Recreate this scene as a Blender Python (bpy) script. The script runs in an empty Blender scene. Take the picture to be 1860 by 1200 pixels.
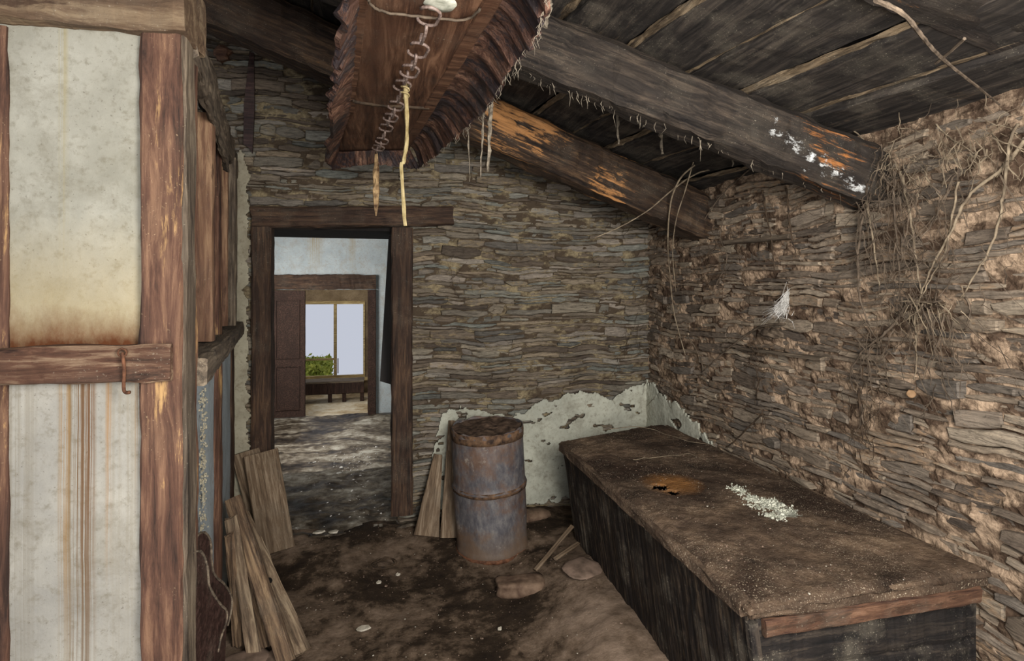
import bpy, math, random
from mathutils import Vector, Matrix, noise
from math import sin, cos, pi, radians

# ------------------------------------------------------------------ camera, world, lights
S = bpy.context.scene
C = S.collection
F, CX, HY, EYE = 1000.0, 930.0, 520.0, 1.5
YAW = math.atan(0.24)
cd = bpy.data.cameras.new('camera'); cam = bpy.data.objects.new('camera', cd); C.objects.link(cam)
cd.lens = 36 * F / 1860; cd.sensor_width = 36; cd.sensor_fit = 'HORIZONTAL'
cd.shift_y = -(600 - HY) / 1860; cd.clip_start = 0.02
cam.location = (0, 0, EYE); cam.rotation_euler = (pi / 2, 0, -YAW)
S.camera = cam
w = bpy.data.worlds.new('World'); S.world = w; w.use_nodes = True
bg = w.node_tree.nodes['Background']; bg.inputs[0].default_value = (0.56, 0.59, 0.68, 1); bg.inputs[1].default_value = 1.12
S.view_settings.view_transform = 'Standard'; S.view_settings.look = 'None'
S.view_settings.exposure = 0.08; S.view_settings.gamma = 1.0; S.view_settings.use_curve_mapping = False

def area(name, loc, target, size, energy, col=(1, 1, 1), sy=None):
    l = bpy.data.lights.new(name, 'AREA'); l.energy = energy; l.size = size; l.color = col
    if sy: l.shape = 'RECTANGLE'; l.size_y = sy
    o = bpy.data.objects.new(name, l); C.objects.link(o); o.location = loc
    o.rotation_euler = (Vector(target) - Vector(loc)).to_track_quat('-Z', 'Y').to_euler()
    return o
area('entrance_daylight', (0.2, -2.2, 1.9), (0.5, 3.0, 1.2), 1.4, 72, (1.0, 0.975, 0.94), 1.1)
area('room_fill_light', (0.62, 0.1, 1.75), (0.95, 3.2, 1.2), 0.7, 60, (1.0, 0.975, 0.94), 0.6)  # added unseen key fill to brighten the right and back walls
area('low_up_fill', (0.2, -0.3, 0.7), (0.55, 2.2, 2.5), 0.8, 24, (1.0, 0.975, 0.94), 0.6)  # added low fill aimed up at hood and roof, no visible source
area('middle_room_fill', (-1.55, 6.0, 1.5), (-0.2, 7.2, 0.6), 1.0, 75, (1.0, 0.98, 0.95), 1.2)  # added fill lamp inside the room; its left wall has no window
area('far_room_fill', (-0.8, 9.3, 2.1), (-0.8, 8.9, -0.2), 1.2, 18, (1.0, 0.98, 0.94), 1.0)  # added overhead fill, kept out of view above the far lintel

# ------------------------------------------------------------------ pixel -> point on a real plane
FW = Vector((sin(YAW), cos(YAW), 0)); RT = Vector((cos(YAW), -sin(YAW), 0)); UP = Vector((0, 0, 1)); EY = Vector((0, 0, EYE))
def ray(px, py): return FW + RT * ((px - CX) / F) + UP * ((HY - py) / F)
def onY(px, py, Y): r = ray(px, py); return EY + r * (Y / r.y)
def onX(px, py, X): r = ray(px, py); return EY + r * (X / r.x)
def onZ(px, py, Z): r = ray(px, py); return EY + r * ((Z - EYE) / r.z)
def onP(px, py, p, n): r = ray(px, py); return EY + r * ((Vector(p) - EY).dot(n) / r.dot(n))

# ------------------------------------------------------------------ object helpers
def wm(o):
    m = o.matrix_basis.copy(); p = o.parent
    while p: m = p.matrix_basis @ m; p = p.parent
    return m
def tag(o, label=None, cat=None, group=None, kind=None):
    if label: o['label'] = label
    if cat: o['category'] = cat
    if group: o['group'] = group
    if kind: o['kind'] = kind
    return o
def thing(name, loc, label, cat, group=None):
    o = bpy.data.objects.new(name, None); C.objects.link(o); o.location = loc; o.empty_display_size = .1
    return tag(o, label, cat, group)
def mk(name, verts, faces, mats, parent=None, M=None, mi=None, smooth=False, recentre=False):
    verts = [Vector(v) for v in verts]
    if recentre:
        c = sum(verts, Vector()) / len(verts); c.z = min(v.z for v in verts)
        verts = [v - c for v in verts]; M = Matrix.Translation(c)
    me = bpy.data.meshes.new(name); me.from_pydata(verts, [], faces); me.update()
    if not isinstance(mats, (list, tuple)): mats = [mats]
    for m in mats: me.materials.append(m)
    if mi: me.polygons.foreach_set('material_index', mi)
    if smooth: me.polygons.foreach_set('use_smooth', [True] * len(me.polygons))
    o = bpy.data.objects.new(name, me); C.objects.link(o)
    M = M or Matrix()
    if parent: o.parent = parent; o.matrix_basis = wm(parent).inverted() @ M
    else: o.matrix_basis = M
    return o
def N(x, y=0, z=0): return noise.noise(Vector((x, y, z)))
def basis(p0, p1, up=(0, 0, 1)):
    p0 = Vector(p0); p1 = Vector(p1); x = (p1 - p0).normalized(); y = Vector(up).cross(x).normalized(); z = x.cross(y)
    return Matrix(((x.x, y.x, z.x, p0.x), (x.y, y.y, z.y, p0.y), (x.z, y.z, z.z, p0.z), (0, 0, 0, 1)))
SEED = [0]
def bar_geo(L, W, T, seg=None, jit=.004, ch=.006, bend=0., ragged=.0, t0=1., t1=1., tw=0.):
    """weathered timber along local X: chamfered section, wandering edges, broken ends"""
    SEED[0] += 1; sd = SEED[0] * 7.31
    seg = seg or max(4, int(L / .05)); V = []; Fc = []
    hw, ht = W / 2, T / 2; ch = min(ch, hw * .45, ht * .45)
    ring = [(-hw + ch, -ht), (0, -ht), (hw - ch, -ht), (hw, -ht + ch), (hw, 0), (hw, ht - ch), (hw - ch, ht), (0, ht), (-hw + ch, ht), (-hw, ht - ch), (-hw, 0), (-hw, -ht + ch)]
    n = len(ring)
    for i in range(seg + 1):
        t = i / seg; x = L * t; k = t0 + (t1 - t0) * t
        for j, (y, z) in enumerate(ring):
            xx = x
            if i == 0: xx -= ragged * abs(N(y * 40, z * 40, sd))
            if i == seg: xx += ragged * abs(N(y * 40, z * 40, sd + 9))
            a = jit * N(x * 5 + y * 9, z * 30 + sd, j * .6) + jit * .8 * N(x * 22, j * 1.3, sd)
            b = jit * N(x * 5 + z * 9, y * 30 - sd, j * .6) + jit * .8 * N(x * 19, j * 1.7, sd + 4)
            V.append(Vector((xx, y * k + a, z * (.5 + .5 * k) + b + bend * sin(pi * t) + tw * t * y)))
    for i in range(seg):
        for j in range(n):
            a = i * n + j; b = i * n + (j + 1) % n
            Fc.append((a, b, b + n, a + n))
    Fc.append(tuple(reversed(range(n)))); Fc.append(tuple(range(seg * n, seg * n + n)))
    return V, Fc
def bar(name, p0, p1, W, T, mat, parent=None, up=(0, 0, 1), **k):
    L = (Vector(p1) - Vector(p0)).length; V, Fc = bar_geo(L, W, T, **k)
    return mk(name, V, Fc, mat, parent, basis(p0, p1, up))
def tube_geo(P, R, n=6, wob=0.):
    P = [Vector(p) for p in P]; V = []; Fc = []; m = len(P)
    if not isinstance(R, (list, tuple)): R = [R] * m
    pu = None
    for i, p in enumerate(P):
        d = (P[min(i + 1, m - 1)] - P[max(i - 1, 0)]).normalized()
        if pu is None: pu = d.orthogonal().normalized()
        u = (pu - d * pu.dot(d)).normalized(); v = d.cross(u); pu = u
        for j in range(n):
            a = 2 * pi * j / n; r = R[i] * (1 + wob * N(i * .9, j * 1.1, P[0].x * 9))
            V.append(p + (u * cos(a) + v * sin(a)) * r)
    for i in range(m - 1):
        for j in range(n):
            a = i * n + j; b = i * n + (j + 1) % n; Fc.append((a, b, b + n, a + n))
    Fc.append(tuple(reversed(range(n)))); Fc.append(tuple(range((m - 1) * n, m * n)))
    return V, Fc
def smooth_path(P, k=5):
    P = [Vector(p) for p in P]; out = []
    for i in range(len(P) - 1):
        a = P[max(i - 1, 0)]; b = P[i]; c = P[i + 1]; d = P[min(i + 2, len(P) - 1)]
        for j in range(k):
            t = j / k
            out.append(.5 * ((2 * b) + (c - a) * t + (2 * a - 5 * b + 4 * c - d) * t * t + (3 * b - a - 3 * c + d) * t ** 3))
    out.append(P[-1]); return out
def join(parts):
    V = []; Fc = []
    for v, f in parts:
        o = len(V); V += list(v); Fc += [tuple(i + o for i in q) for q in f]
    return V, Fc
def prism(pts, off):
    """polygon of world points extruded by vector off"""
    n = len(pts); off = Vector(off); V = [Vector(p) for p in pts] + [Vector(p) + off for p in pts]
    Fc = [tuple(range(n)), tuple(reversed(range(n, 2 * n)))] + [(i, i + n, (i + 1) % n + n, (i + 1) % n) for i in range(n)]
    return V, Fc
def box_geo(x0, x1, y0, y1, z0, z1):
    V = [(x, y, z) for x in (x0, x1) for y in (y0, y1) for z in (z0, z1)]
    return [Vector(v) for v in V], [(0, 1, 3, 2), (4, 6, 7, 5), (0, 4, 5, 1), (2, 3, 7, 6), (0, 2, 6, 4), (1, 5, 7, 3)]

# ------------------------------------------------------------------ materials
def hexc(h, k=1.0):
    r = [int(h[i:i + 2], 16) / 255 for i in (0, 2, 4)]
    return tuple(((c / 12.92) if c <= .04045 else ((c + .055) / 1.055) ** 2.4) * k for c in r) + (1,)
class NT:
    def __init__(s, name, rough=.85, spec=.25):
        s.m = bpy.data.materials.new(name); s.m.use_nodes = True; s.t = s.m.node_tree
        s.b = s.t.nodes['Principled BSDF']; s.b.inputs['Roughness'].default_value = rough
        s.b.inputs['Specular IOR Level'].default_value = spec
        s.co = s.t.nodes.new('ShaderNodeTexCoord').outputs['Object']
    def link(s, a, b): s.t.links.new(a, b)
    def map(s, scale, src=None):
        n = s.t.nodes.new('ShaderNodeMapping'); n.inputs['Scale'].default_value = scale; s.link(src or s.co, n.inputs[0]); return n.outputs[0]
    def noise(s, scale, detail=6, vec=None, rough=.6, dist=0., off=None):
        n = s.t.nodes.new('ShaderNodeTexNoise'); n.inputs['Scale'].default_value = scale; n.inputs['Detail'].default_value = detail
        n.inputs['Roughness'].default_value = rough; n.inputs['Distortion'].default_value = dist
        v = vec or s.co
        if off is not None:
            m = s.t.nodes.new('ShaderNodeMapping'); m.inputs['Location'].default_value = off; s.link(v, m.inputs[0]); v = m.outputs[0]
        s.link(v, n.inputs['Vector']); return n.outputs[0]
    def vor(s, scale, vec=None):
        n = s.t.nodes.new('ShaderNodeTexVoronoi'); n.inputs['Scale'].default_value = scale; s.link(vec or s.co, n.inputs['Vector']); return n.outputs[0]
    def step(s, v, a, b, lo=0., hi=1.):
        n = s.t.nodes.new('ShaderNodeMapRange'); n.inputs[1].default_value = a; n.inputs[2].default_value = b
        n.inputs[3].default_value = lo; n.inputs[4].default_value = hi; s.link(v, n.inputs[0]); return n.outputs[0]
    def ramp(s, v, stops):
        n = s.t.nodes.new('ShaderNodeValToRGB'); e = n.color_ramp.elements
        while len(e) < len(stops): e.new(.5)
        for i, (p, c) in enumerate(stops): e[i].position = p; e[i].color = c
        s.link(v, n.inputs[0]); return n.outputs[0]
    def mix(s, f, a, b, mode='MIX'):
        n = s.t.nodes.new('ShaderNodeMix'); n.data_type = 'RGBA'; n.blend_type = mode
        for i, v in ((0, f), (6, a), (7, b)):
            if hasattr(v, 'is_linked') or hasattr(v, 'links'): s.link(v, n.inputs[i])
            else: n.inputs[i].default_value = v
        return n.outputs[2]
    def math(s, op, a, b=0.):
        n = s.t.nodes.new('ShaderNodeMath'); n.operation = op
        for i, v in enumerate((a, b)):
            if hasattr(v, 'links'): s.link(v, n.inputs[i])
            else: n.inputs[i].default_value = v
        return n.outputs[0]
    def attr(s, name):
        n = s.t.nodes.new('ShaderNodeAttribute'); n.attribute_name = name; return n
    def xyz(s):
        n = s.t.nodes.new('ShaderNodeSeparateXYZ'); s.link(s.co, n.inputs[0]); return n.outputs
    def done(s, col, h=None, strength=.5, dist=.01, rough=None):
        s.link(col, s.b.inputs['Base Color'])
        if h is not None:
            b = s.t.nodes.new('ShaderNodeBump'); b.inputs['Strength'].default_value = strength; b.inputs['Distance'].default_value = dist
            s.link(h, b.inputs['Height']); s.link(b.outputs[0], s.b.inputs['Normal'])
        if rough is not None: s.link(rough, s.b.inputs['Roughness'])
        return s.m
def wood(name, dark, mid, light, patch=None, pamt=.6, axis=0, dust=.0, dustc='9a8f7c', gs=18, rough=.8, bump=.6, pscale=3.5, off=0., streak=.14, spots=None):
    n = NT(name, rough); sc = [1, 1, 1]; sc[axis] = streak * .6
    v = n.map(sc)
    g = n.noise(gs * 3.6, 9, v, .72, .5, (off, off, 0))
    g2 = n.noise(gs * .35, 4, n.map([1 if i != axis else .35 for i in range(3)]), .6, .3, (off, 3, off))
    col = n.ramp(g, [(.36, hexc(dark)), (.50, hexc(mid)), (.63, hexc(light))])
    col = n.mix(n.step(g2, .45, .62, 0, .6), col, n.mix(.5, hexc(dark), hexc(mid)))
    if patch:
        p = n.noise(pscale, 8, n.map([1 if i != axis else .3 for i in range(3)]), .7, .5, (off + 5, 1, 2))
        if spots:
            x = n.xyz(); tot = None
            for (c_, hw_) in spots:
                q_ = n.step(n.math('ABSOLUTE', n.math('SUBTRACT', x[axis], c_)), hw_, hw_ * .3, -.10, .06)
                tot = q_ if tot is None else n.math('MAXIMUM', tot, q_)
            p = n.math('ADD', p, tot)
        pm = n.step(n.math('ADD', p, n.math('MULTIPLY', n.math('SUBTRACT', g, .5), .55)), pamt + .005, pamt + .06)
        col = n.mix(n.math('MULTIPLY', pm, .9), col, n.mix(n.step(g, .38, .62), hexc(patch, .35), hexc(patch, .95)))
    if dust:
        d = n.noise(190, 3, None, .5); d2 = n.noise(7, 4, None, .6)
        col = n.mix(n.math('MULTIPLY', n.step(d, .67 - dust * .1, .71, 0, min(1, .3 + dust)), n.step(d2, .44, .62)), col, hexc(dustc))
        col = n.mix(n.step(d2, .5, .8, 0, dust), col, hexc(dustc, .6))
    h = n.math('ADD', g, n.math('MULTIPLY', n.noise(90, 4), .3))
    return n.done(col, h, bump, .006)
M_beam = wood('beam_wood', '0d0a08', '28211c', '463b31', 'a8703c', .69, dust=.12, bump=.9, gs=14)
M_beam2 = wood('worn_beam_wood', '120c08', '35271c', '5a4531', 'b07c4a', .545, dust=.12, bump=1., gs=12, off=3.3, pscale=2.6, spots=[(2.35, .42), (2.9, .25)])
M_beamw = wood('limed_beam_wood', '0e0a08', '2b241e', '4a3f34', '9a6232', .585, dust=.12, bump=1., gs=12, off=7.7, pscale=3, spots=[(3.3, .4)])
M_roof = wood('roof_plank_wood', '16110e', '2c2520', '443a31', '5c4f40', .66, dust=.2, bump=.5, gs=12)
M_roofl = wood('pale_plank_edge', '2e251b', '5a4b39', '83715a', None, dust=.5, bump=.6)
M_door = wood('door_frame_wood', '1a120d', '3a2a20', '55402f', 'a06a38', .70, dust=.15, bump=.7, gs=14)
M_red = wood('reddish_post_wood', '2a1d17', '543a2d', '785a45', 'b08c5c', .60, dust=.08, dustc='b59a78', bump=.5, gs=9, pscale=4)
M_redd = wood('dull_stud_wood', '392822', '6c4f3c', '927559', '4d382b', .6, dust=.08, bump=.4, gs=9)
M_grey = wood('grey_weathered_wood', '2b241e', '564a3d', '7b6d5b', '8f8069', .66, dust=.25, bump=.5, gs=14)
M_rail = wood('rail_wood', '25160f', '553a2b', '8d765e', '3a241a', .58, dust=.15, bump=.7, gs=12, off=2.2)
M_top = wood('top_beam_wood', '2b1e15', '67523e', '9c876a', '3c2a1e', .56, dust=.2, bump=.8, gs=9, off=4.1)
M_plank = wood('leaning_plank_wood', '3b2e22', '6b5844', '92806a', '4b3a2b', .62, dust=.25, bump=.5, gs=13, off=1.7)
M_plank2 = wood('rough_batten_wood', '33281f', '6a5542', '9a8062', 'a9744c', .64, dust=.35, bump=.8, gs=13, off=5.7)
M_plank3 = wood('pale_batten_wood', '3b3026', '75624e', 'a89478', '8a6a50', .62, dust=.2, bump=.8, gs=13, off=9.1)
M_dark = wood('dark_varnished_wood', '1c1210', '33231f', '4b3731', '7a6252', .66, dust=.2, rough=.45, bump=.15)
M_hood = wood('hood_panel_wood', '2b1a12', '533828', '785842', '30221b', .6, axis=1, dust=.12, bump=.5, gs=10, off=.7, rough=.6)
M_skirt = wood('burnt_skirt_wood', '241711', '5a3f33', '8f6c55', '262226', .47, axis=2, dust=.12, bump=1., gs=13, off=.4, pscale=5, rough=.55)
M_chest = wood('chest_side_wood', '0d0a08', '241c16', '4d3f30', '6b4b33', .68, axis=2, dust=.5, bump=1., gs=16)
M_chestf = wood('chest_front_wood', '0d0b0a', '221d1a', '41382f', '6b5f50', .69, axis=0, dust=.6, bump=.9, gs=12)
M_strip = wood('rusty_board_strip', '33211a', '5b402f', '80604a', '3a281c', .55, dust=.3, bump=.6)
M_far = wood('far_room_wood', '1a110d', '33231b', '48332a', None, axis=2, bump=.3)
M_fwin = wood('window_frame_wood', '6b5a3c', 'a08a5e', 'c9b484', None, bump=.2)

def mat_lid():
    n = NT('dirt_crusted_lid', .95, .1)
    a = n.noise(5, 8, None, .65); b = n.noise(38, 8, None, .7); d = n.noise(210, 3); x = n.xyz()
    col = n.ramp(a, [(.3, hexc('29211b')), (.48, hexc('56473a')), (.62, hexc('76624f')), (.8, hexc('8a745d'))])
    col = n.mix(n.step(b, .45, .68, 0, .6), col, hexc('3a2a1e'))
    col = n.mix(n.step(n.noise(2.2, 3, None, .5, 0, (4, 1, 0)), .55, .66, 0, .7), col, hexc('2c2019'))
    col = n.mix(n.math('MULTIPLY', n.step(d, .60, .66), n.step(n.noise(4, 3, None, .6, 0, (2, 8, 1)), .4, .6)), col, hexc('b5a58c'))
    v = n.t.nodes.new('ShaderNodeVectorMath'); v.operation = 'DISTANCE'; n.link(n.co, v.inputs[0]); v.inputs[1].default_value = tuple(onZ(1220, 878, .64))
    rr = n.math('ADD', v.outputs['Value'], n.math('MULTIPLY', a, .12))
    col = n.mix(n.step(rr, .2, .12, 0, .8), col, hexc('8a5f34'))
    f = None
    for (px_, py_, rd_) in ((1345, 890, .03), (1365, 903, .035), (1398, 913, .055), (1428, 928, .05), (1405, 938, .03)):
        v2 = n.t.nodes.new('ShaderNodeVectorMath'); v2.operation = 'DISTANCE'; n.link(n.co, v2.inputs[0]); v2.inputs[1].default_value = tuple(onZ(px_, py_, .64))
        q = n.math('SUBTRACT', rd_, v2.outputs['Value']); f = q if f is None else n.math('MAXIMUM', f, q)
    f = n.math('ADD', f, n.math('MULTIPLY', n.math('SUBTRACT', n.noise(40, 6, None, .7), .52), .14))
    col = n.mix(n.step(f, .0, .008, 0, .95), col, n.mix(n.step(n.noise(70, 5), .4, .6), hexc('8f907f'), hexc('d0d0c0')))
    return n.done(col, n.math('ADD', n.math('ADD', n.math('MULTIPLY', a, 1.2), b), n.math('MULTIPLY', n.noise(110, 5), .5)), .9, .012)
M_lid = mat_lid()

def mat_stone(name, greys, warm, wamt, streak=(2.2, 2.2, 16)):
    n = NT(name, .8, .25); r = n.attr('rnd').outputs['Fac']; r2 = n.attr('rnd2').outputs['Fac']
    st = [(i / (len(greys) - 1), hexc(g)) for i, g in enumerate(greys)]
    col = n.ramp(r, st)
    s1 = n.noise(6, 8, n.map(streak), .7, .8); s2 = n.noise(28, 7, n.map((1, 1, 2.5)), .7); big = n.noise(1.7, 4, None, .6)
    col = n.mix(1.0, col, n.ramp(s1, [(.34, (.40, .38, .36, 1)), (.5, (.95, .93, .9, 1)), (.66, (1.4, 1.36, 1.28, 1))]), 'MULTIPLY')
    col = n.mix(n.step(n.math('ADD', n.math('MULTIPLY', s2, .7), n.math('MULTIPLY', r2, .3)), wamt, wamt + .12, 0, .8), col, hexc(warm))
    col = n.mix(n.step(big, .5, .72, 0, .45), col, hexc('3b3029'))
    col = n.mix(n.step(n.noise(55, 6, n.map((1, 1, 1.6)), .75), .56, .7, 0, .75), col, hexc('2a231d'))
    h = n.math('ADD', n.math('MULTIPLY', s1, 1.), n.math('MULTIPLY', s2, .7))
    return n.done(col, h, .9, .012)
M_stoneB = mat_stone('schist_back', ['4f463d', '6d6154', '7d7365', '5f605b', '8c7d69', '767972', '988d80', '52504c'], '94805f', .63)
M_stoneR = mat_stone('schist_right', ['5a5047', '786b5d', '8b7e6f', '6c655d', '867766', '9d907e', '8f806e'], 'a08263', .60)
def mat_mortar(name, dark, warm, amt):
    n = NT(name, .95, .05); a = n.noise(9, 8, n.map((1, 1, 1.8)), .65); b = n.noise(60, 5)
    col = n.mix(n.step(a, amt, amt + .14), hexc(dark), hexc(warm))
    col = n.mix(n.step(b, .4, .7, 0, .5), col, hexc(dark))
    return n.done(col, n.math('ADD', a, b), .8, .01)
M_mortB = mat_mortar('clay_mortar_back', '4a3f33', '8e8064', .47)
M_mortR = mat_mortar('clay_mortar_right', '4d3e32', 'a28b73', .44)
def mat_plaster(name, base, light, stain, samt, rust=None, panel=None):
    n = NT(name, .9, .15); a = n.noise(3.5, 8, None, .65); b = n.noise(45, 7, None, .7); c = n.noise(160, 3)
    col = n.mix(n.step(a, .35, .65), hexc(base), hexc(light))
    col = n.mix(n.step(b, .52, .70, 0, .65), col, hexc(stain))
    col = n.mix(n.step(n.noise(7, 8, None, .75, .4, (9, 1, 4)), .50, .70, 0, .6), col, hexc(stain))
    col = n.mix(n.step(c, .66, .7, 0, .5), col, hexc('4a4238'))
    col = n.mix(n.step(n.noise(2.0, 6, None, .7, 0, (3, 3, 3)), samt, samt + .2, 0, .55), col, hexc(stain))
    if panel:                                  # rust runs: real stains fixed to the panel (local z down from its top rail)
        x = n.xyz(); st = n.noise(1, 6, n.map((120, 0, .5)), .75)
        for (x0, wd, zt, ln, cc, am) in panel:
            fx = n.step(n.math('ABSOLUTE', n.math('SUBTRACT', x[0], x0)), wd, wd * .35)
            fz = n.step(x[2], zt - ln, zt - ln * .1)
            f = n.math('MULTIPLY', n.math('MULTIPLY', fx, fz), n.step(st, .44, .55, 0, am))
            col = n.mix(f, col, hexc(cc))
    if rust:                                   # rusty tide line at the bottom edge
        x = n.xyz(); z0, hgt, cc = rust
        zz = n.math('ADD', x[2], n.math('MULTIPLY', n.noise(14, 7, n.map((1, 1, .5)), .75), -hgt * 1.9))
        col = n.mix(n.step(zz, z0 + hgt * 3.6, z0 - hgt * .6, 0, .6), col, hexc('a08d62'))
        col = n.mix(n.step(zz, z0 + hgt * .45, z0 - hgt * .9, 0, 1.), col, hexc(cc))
    return n.done(col, n.math('ADD', a, n.math('MULTIPLY', b, .6)), .35, .008)
M_plB = mat_plaster('wall_plaster', '98988a', 'b3b2a1', '6b6454', .58)
M_plS = mat_plaster('strip_plaster', '8d8774', 'a8a18c', '6a5d49', .5)
M_blue = mat_plaster('blue_plaster', '98a2a6', 'b4bec2', '7d7a74', .66)
M_room2 = mat_plaster('room_plaster', '949c9e', 'a8afb0', '8d8474', .6, panel=[(onY(573, 470, 8.03).x, .12, 2.2, .6, '8f7d58', .8), (onY(640, 470, 8.03).x, .06, 2.2, .6, '8f7d58', .7)])
def mat_floor(name, cols, wet=None, sp='8a7a68', st=(1, 1, 1), sc=1.5):
    n = NT(name, .95, .15); a = n.noise(sc, 8, n.map(st), .7, .3); b = n.noise(14, 8, None, .7); d = n.noise(170, 3)
    col = n.ramp(n.math('ADD', n.math('MULTIPLY', a, .72), n.math('MULTIPLY', b, .28)), [(p, hexc(c)) for p, c in cols])
    col = n.mix(n.math('MULTIPLY', n.step(d, .66, .7), n.step(b, .4, .6)), col, hexc(sp))
    rough = n.step(a, .45, .6, wet[0], wet[1]) if wet else None
    return n.done(col, n.math('ADD', a, n.math('MULTIPLY', b, .6)), .7, .02, rough)
M_dirt = mat_floor('dirt_floor', [(.38, '241b14'), (.47, '33281d'), (.52, '5e4e3f'), (.62, '826f5e')])
M_slab = mat_floor('stone_slab_floor', [(.42, '1b1510'), (.49, '4a4034'), (.54, '766d5f'), (.62, 'aaa598')], (.3, .8), 'b9b4a6', (.7, 1.25, 1), 2.4)
def mat_drum():
    n = NT('painted_steel_rust', .55, .4); a = n.noise(4, 8, None, .7, 0, (1, 2, 3)); b = n.noise(30, 8, n.map((1, 1, .5)), .75); x = n.xyz()
    col = n.ramp(b, [(.3, hexc('37353a')), (.5, hexc('545152')), (.72, hexc('736e69'))])
    col = n.mix(n.step(a, .47, .60, 0, .8), col, n.mix(b, hexc('3a2a22'), hexc('765842')))
    lo = n.math('ADD', x[2], n.math('MULTIPLY', a, -.35))
    col = n.mix(n.step(lo, .03, -.12, 0, .7), col, hexc('62503f'))
    col = n.mix(n.step(n.noise(9, 7, None, .75, 0, (7, 7, 7)), .60, .68, 0, .7), col, hexc('8d8478'))
    return n.done(col, b, .35, .005)
M_drum = mat_drum()
def mat_simple(name, c1, c2, sc=20, rough=.8, bump=.4, spec=.2, metal=0.):
    n = NT(name, rough, spec); a = n.noise(sc, 6); n.b.inputs['Metallic'].default_value = metal
    return n.done(n.ramp(a, [(.35, hexc(c1)), (.65, hexc(c2))]), a, bump, .005)
M_rust = mat_simple('rusty_iron', '3a2419', '6f4a34', 40)
M_iron = mat_simple('chain_iron', '4c3d36', '8f7b70', 60, .5, .3, .5)
M_root = mat_simple('dry_root', '352c23', '67594a', 25)
M_rootl = mat_simple('pale_dry_vine', '54483a', '8a7b65', 25)
M_rootd = mat_simple('dark_root', '261e17', '4c3d2e', 25)
M_straw = mat_simple('straw', '74643f', 'a3936c', 30)
M_husk = mat_simple('husk', '4a3524', 'b0936a', 30)
M_lime = mat_simple('lime_flakes', '8d8e7c', 'd2d1bf', 35)
M_white = mat_simple('white_fluff', 'a8a49c', 'e0dcd4', 30)
M_dust = mat_simple('dusty_cobweb', '4a4238', '857a69', 60)
M_brick = mat_simple('old_brick', '4a382c', '75604e', 18)
M_stone = mat_simple('loose_stone', '5a4b3f', '8a7464', 14)
M_log = mat_simple('sawn_end', '6b5238', '98795a', 18)
M_leaf = mat_simple('green_leaf', '6a7a28', 'b8b850', 8)
M_black = mat_simple('near_black', '0c0a09', '1c1713', 12)  # plain near-black for roof backing, soffit, chest base, feet and knot
M_paper = mat_simple('paper_scrap', '8d8473', 'bdb5a5', 30)
g_ = bpy.data.materials.new('window_glass'); g_.use_nodes = True; gb = g_.node_tree.nodes['Principled BSDF']
gb.inputs['Transmission Weight'].default_value = 1; gb.inputs['Roughness'].default_value = 0.02; gb.inputs['IOR'].default_value = 1.02
M_glass = g_

def flakes(name, pts, n, size, mat, seed, lift=.003):
    """little irregular crumbs; pts(r) gives a place and a normal"""
    r = random.Random(seed); V = []; Fc = []
    for k in range(n):
        c, nn = pts(r); nn = nn.normalized(); u = nn.orthogonal().normalized(); v = nn.cross(u); s = size * r.uniform(.3, 1.3) * (2.2 if r.random() < .06 else 1); m = r.randint(5, 7); a0 = r.random() * 6
        th = s * r.uniform(.15, .4)
        ring = [u * cos(a0 + 2 * pi * i / m) * s * r.uniform(.5, 1.3) + v * sin(a0 + 2 * pi * i / m) * s * r.uniform(.4, 1.1) for i in range(m)]
        o = len(V); V += [c + q for q in ring] + [c + q * .75 + nn * (th * r.uniform(.6, 1.2) + lift) for q in ring]
        Fc.append(tuple(range(o + m, o + 2 * m)))
        for i in range(m): Fc.append((o + i, o + (i + 1) % m, o + m + (i + 1) % m, o + m + i))
    return V, Fc

# ------------------------------------------------------------------ floor
WX, WY = 1.82, 3.5                      # right wall and back wall planes
def sst(a, b, x): t = max(0, min(1, (x - a) / (b - a))); return t * t * (3 - 2 * t)
def fz(x, y):
    return .10 * sst(.6, 1.0, x) * sst(3.6, 2.7, y) + .04 * sst(2.9, 3.5, y) + .022 * N(x * 3, y * 3, 1) + .010 * N(x * 11, y * 11, 3) + .004 * N(x * 40, y * 40, 5)
def roofz(x): return 2.03 + .364 * (WX - x)
def grid(nx, ny, fn):
    V = [fn(i / nx, j / ny) for j in range(ny + 1) for i in range(nx + 1)]
    Fc = [(j * (nx + 1) + i, j * (nx + 1) + i + 1, (j + 1) * (nx + 1) + i + 1, (j + 1) * (nx + 1) + i) for j in range(ny) for i in range(nx)]
    return V, Fc
V, Fc = grid(260, 330, lambda u, v: (lambda x, y: Vector((x, y, fz(x, y))))(-1.9 + 3.9 * u, -1.6 + 5.12 * v))
tag(mk('floor', V, Fc, M_dirt, smooth=True), kind='structure')

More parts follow.
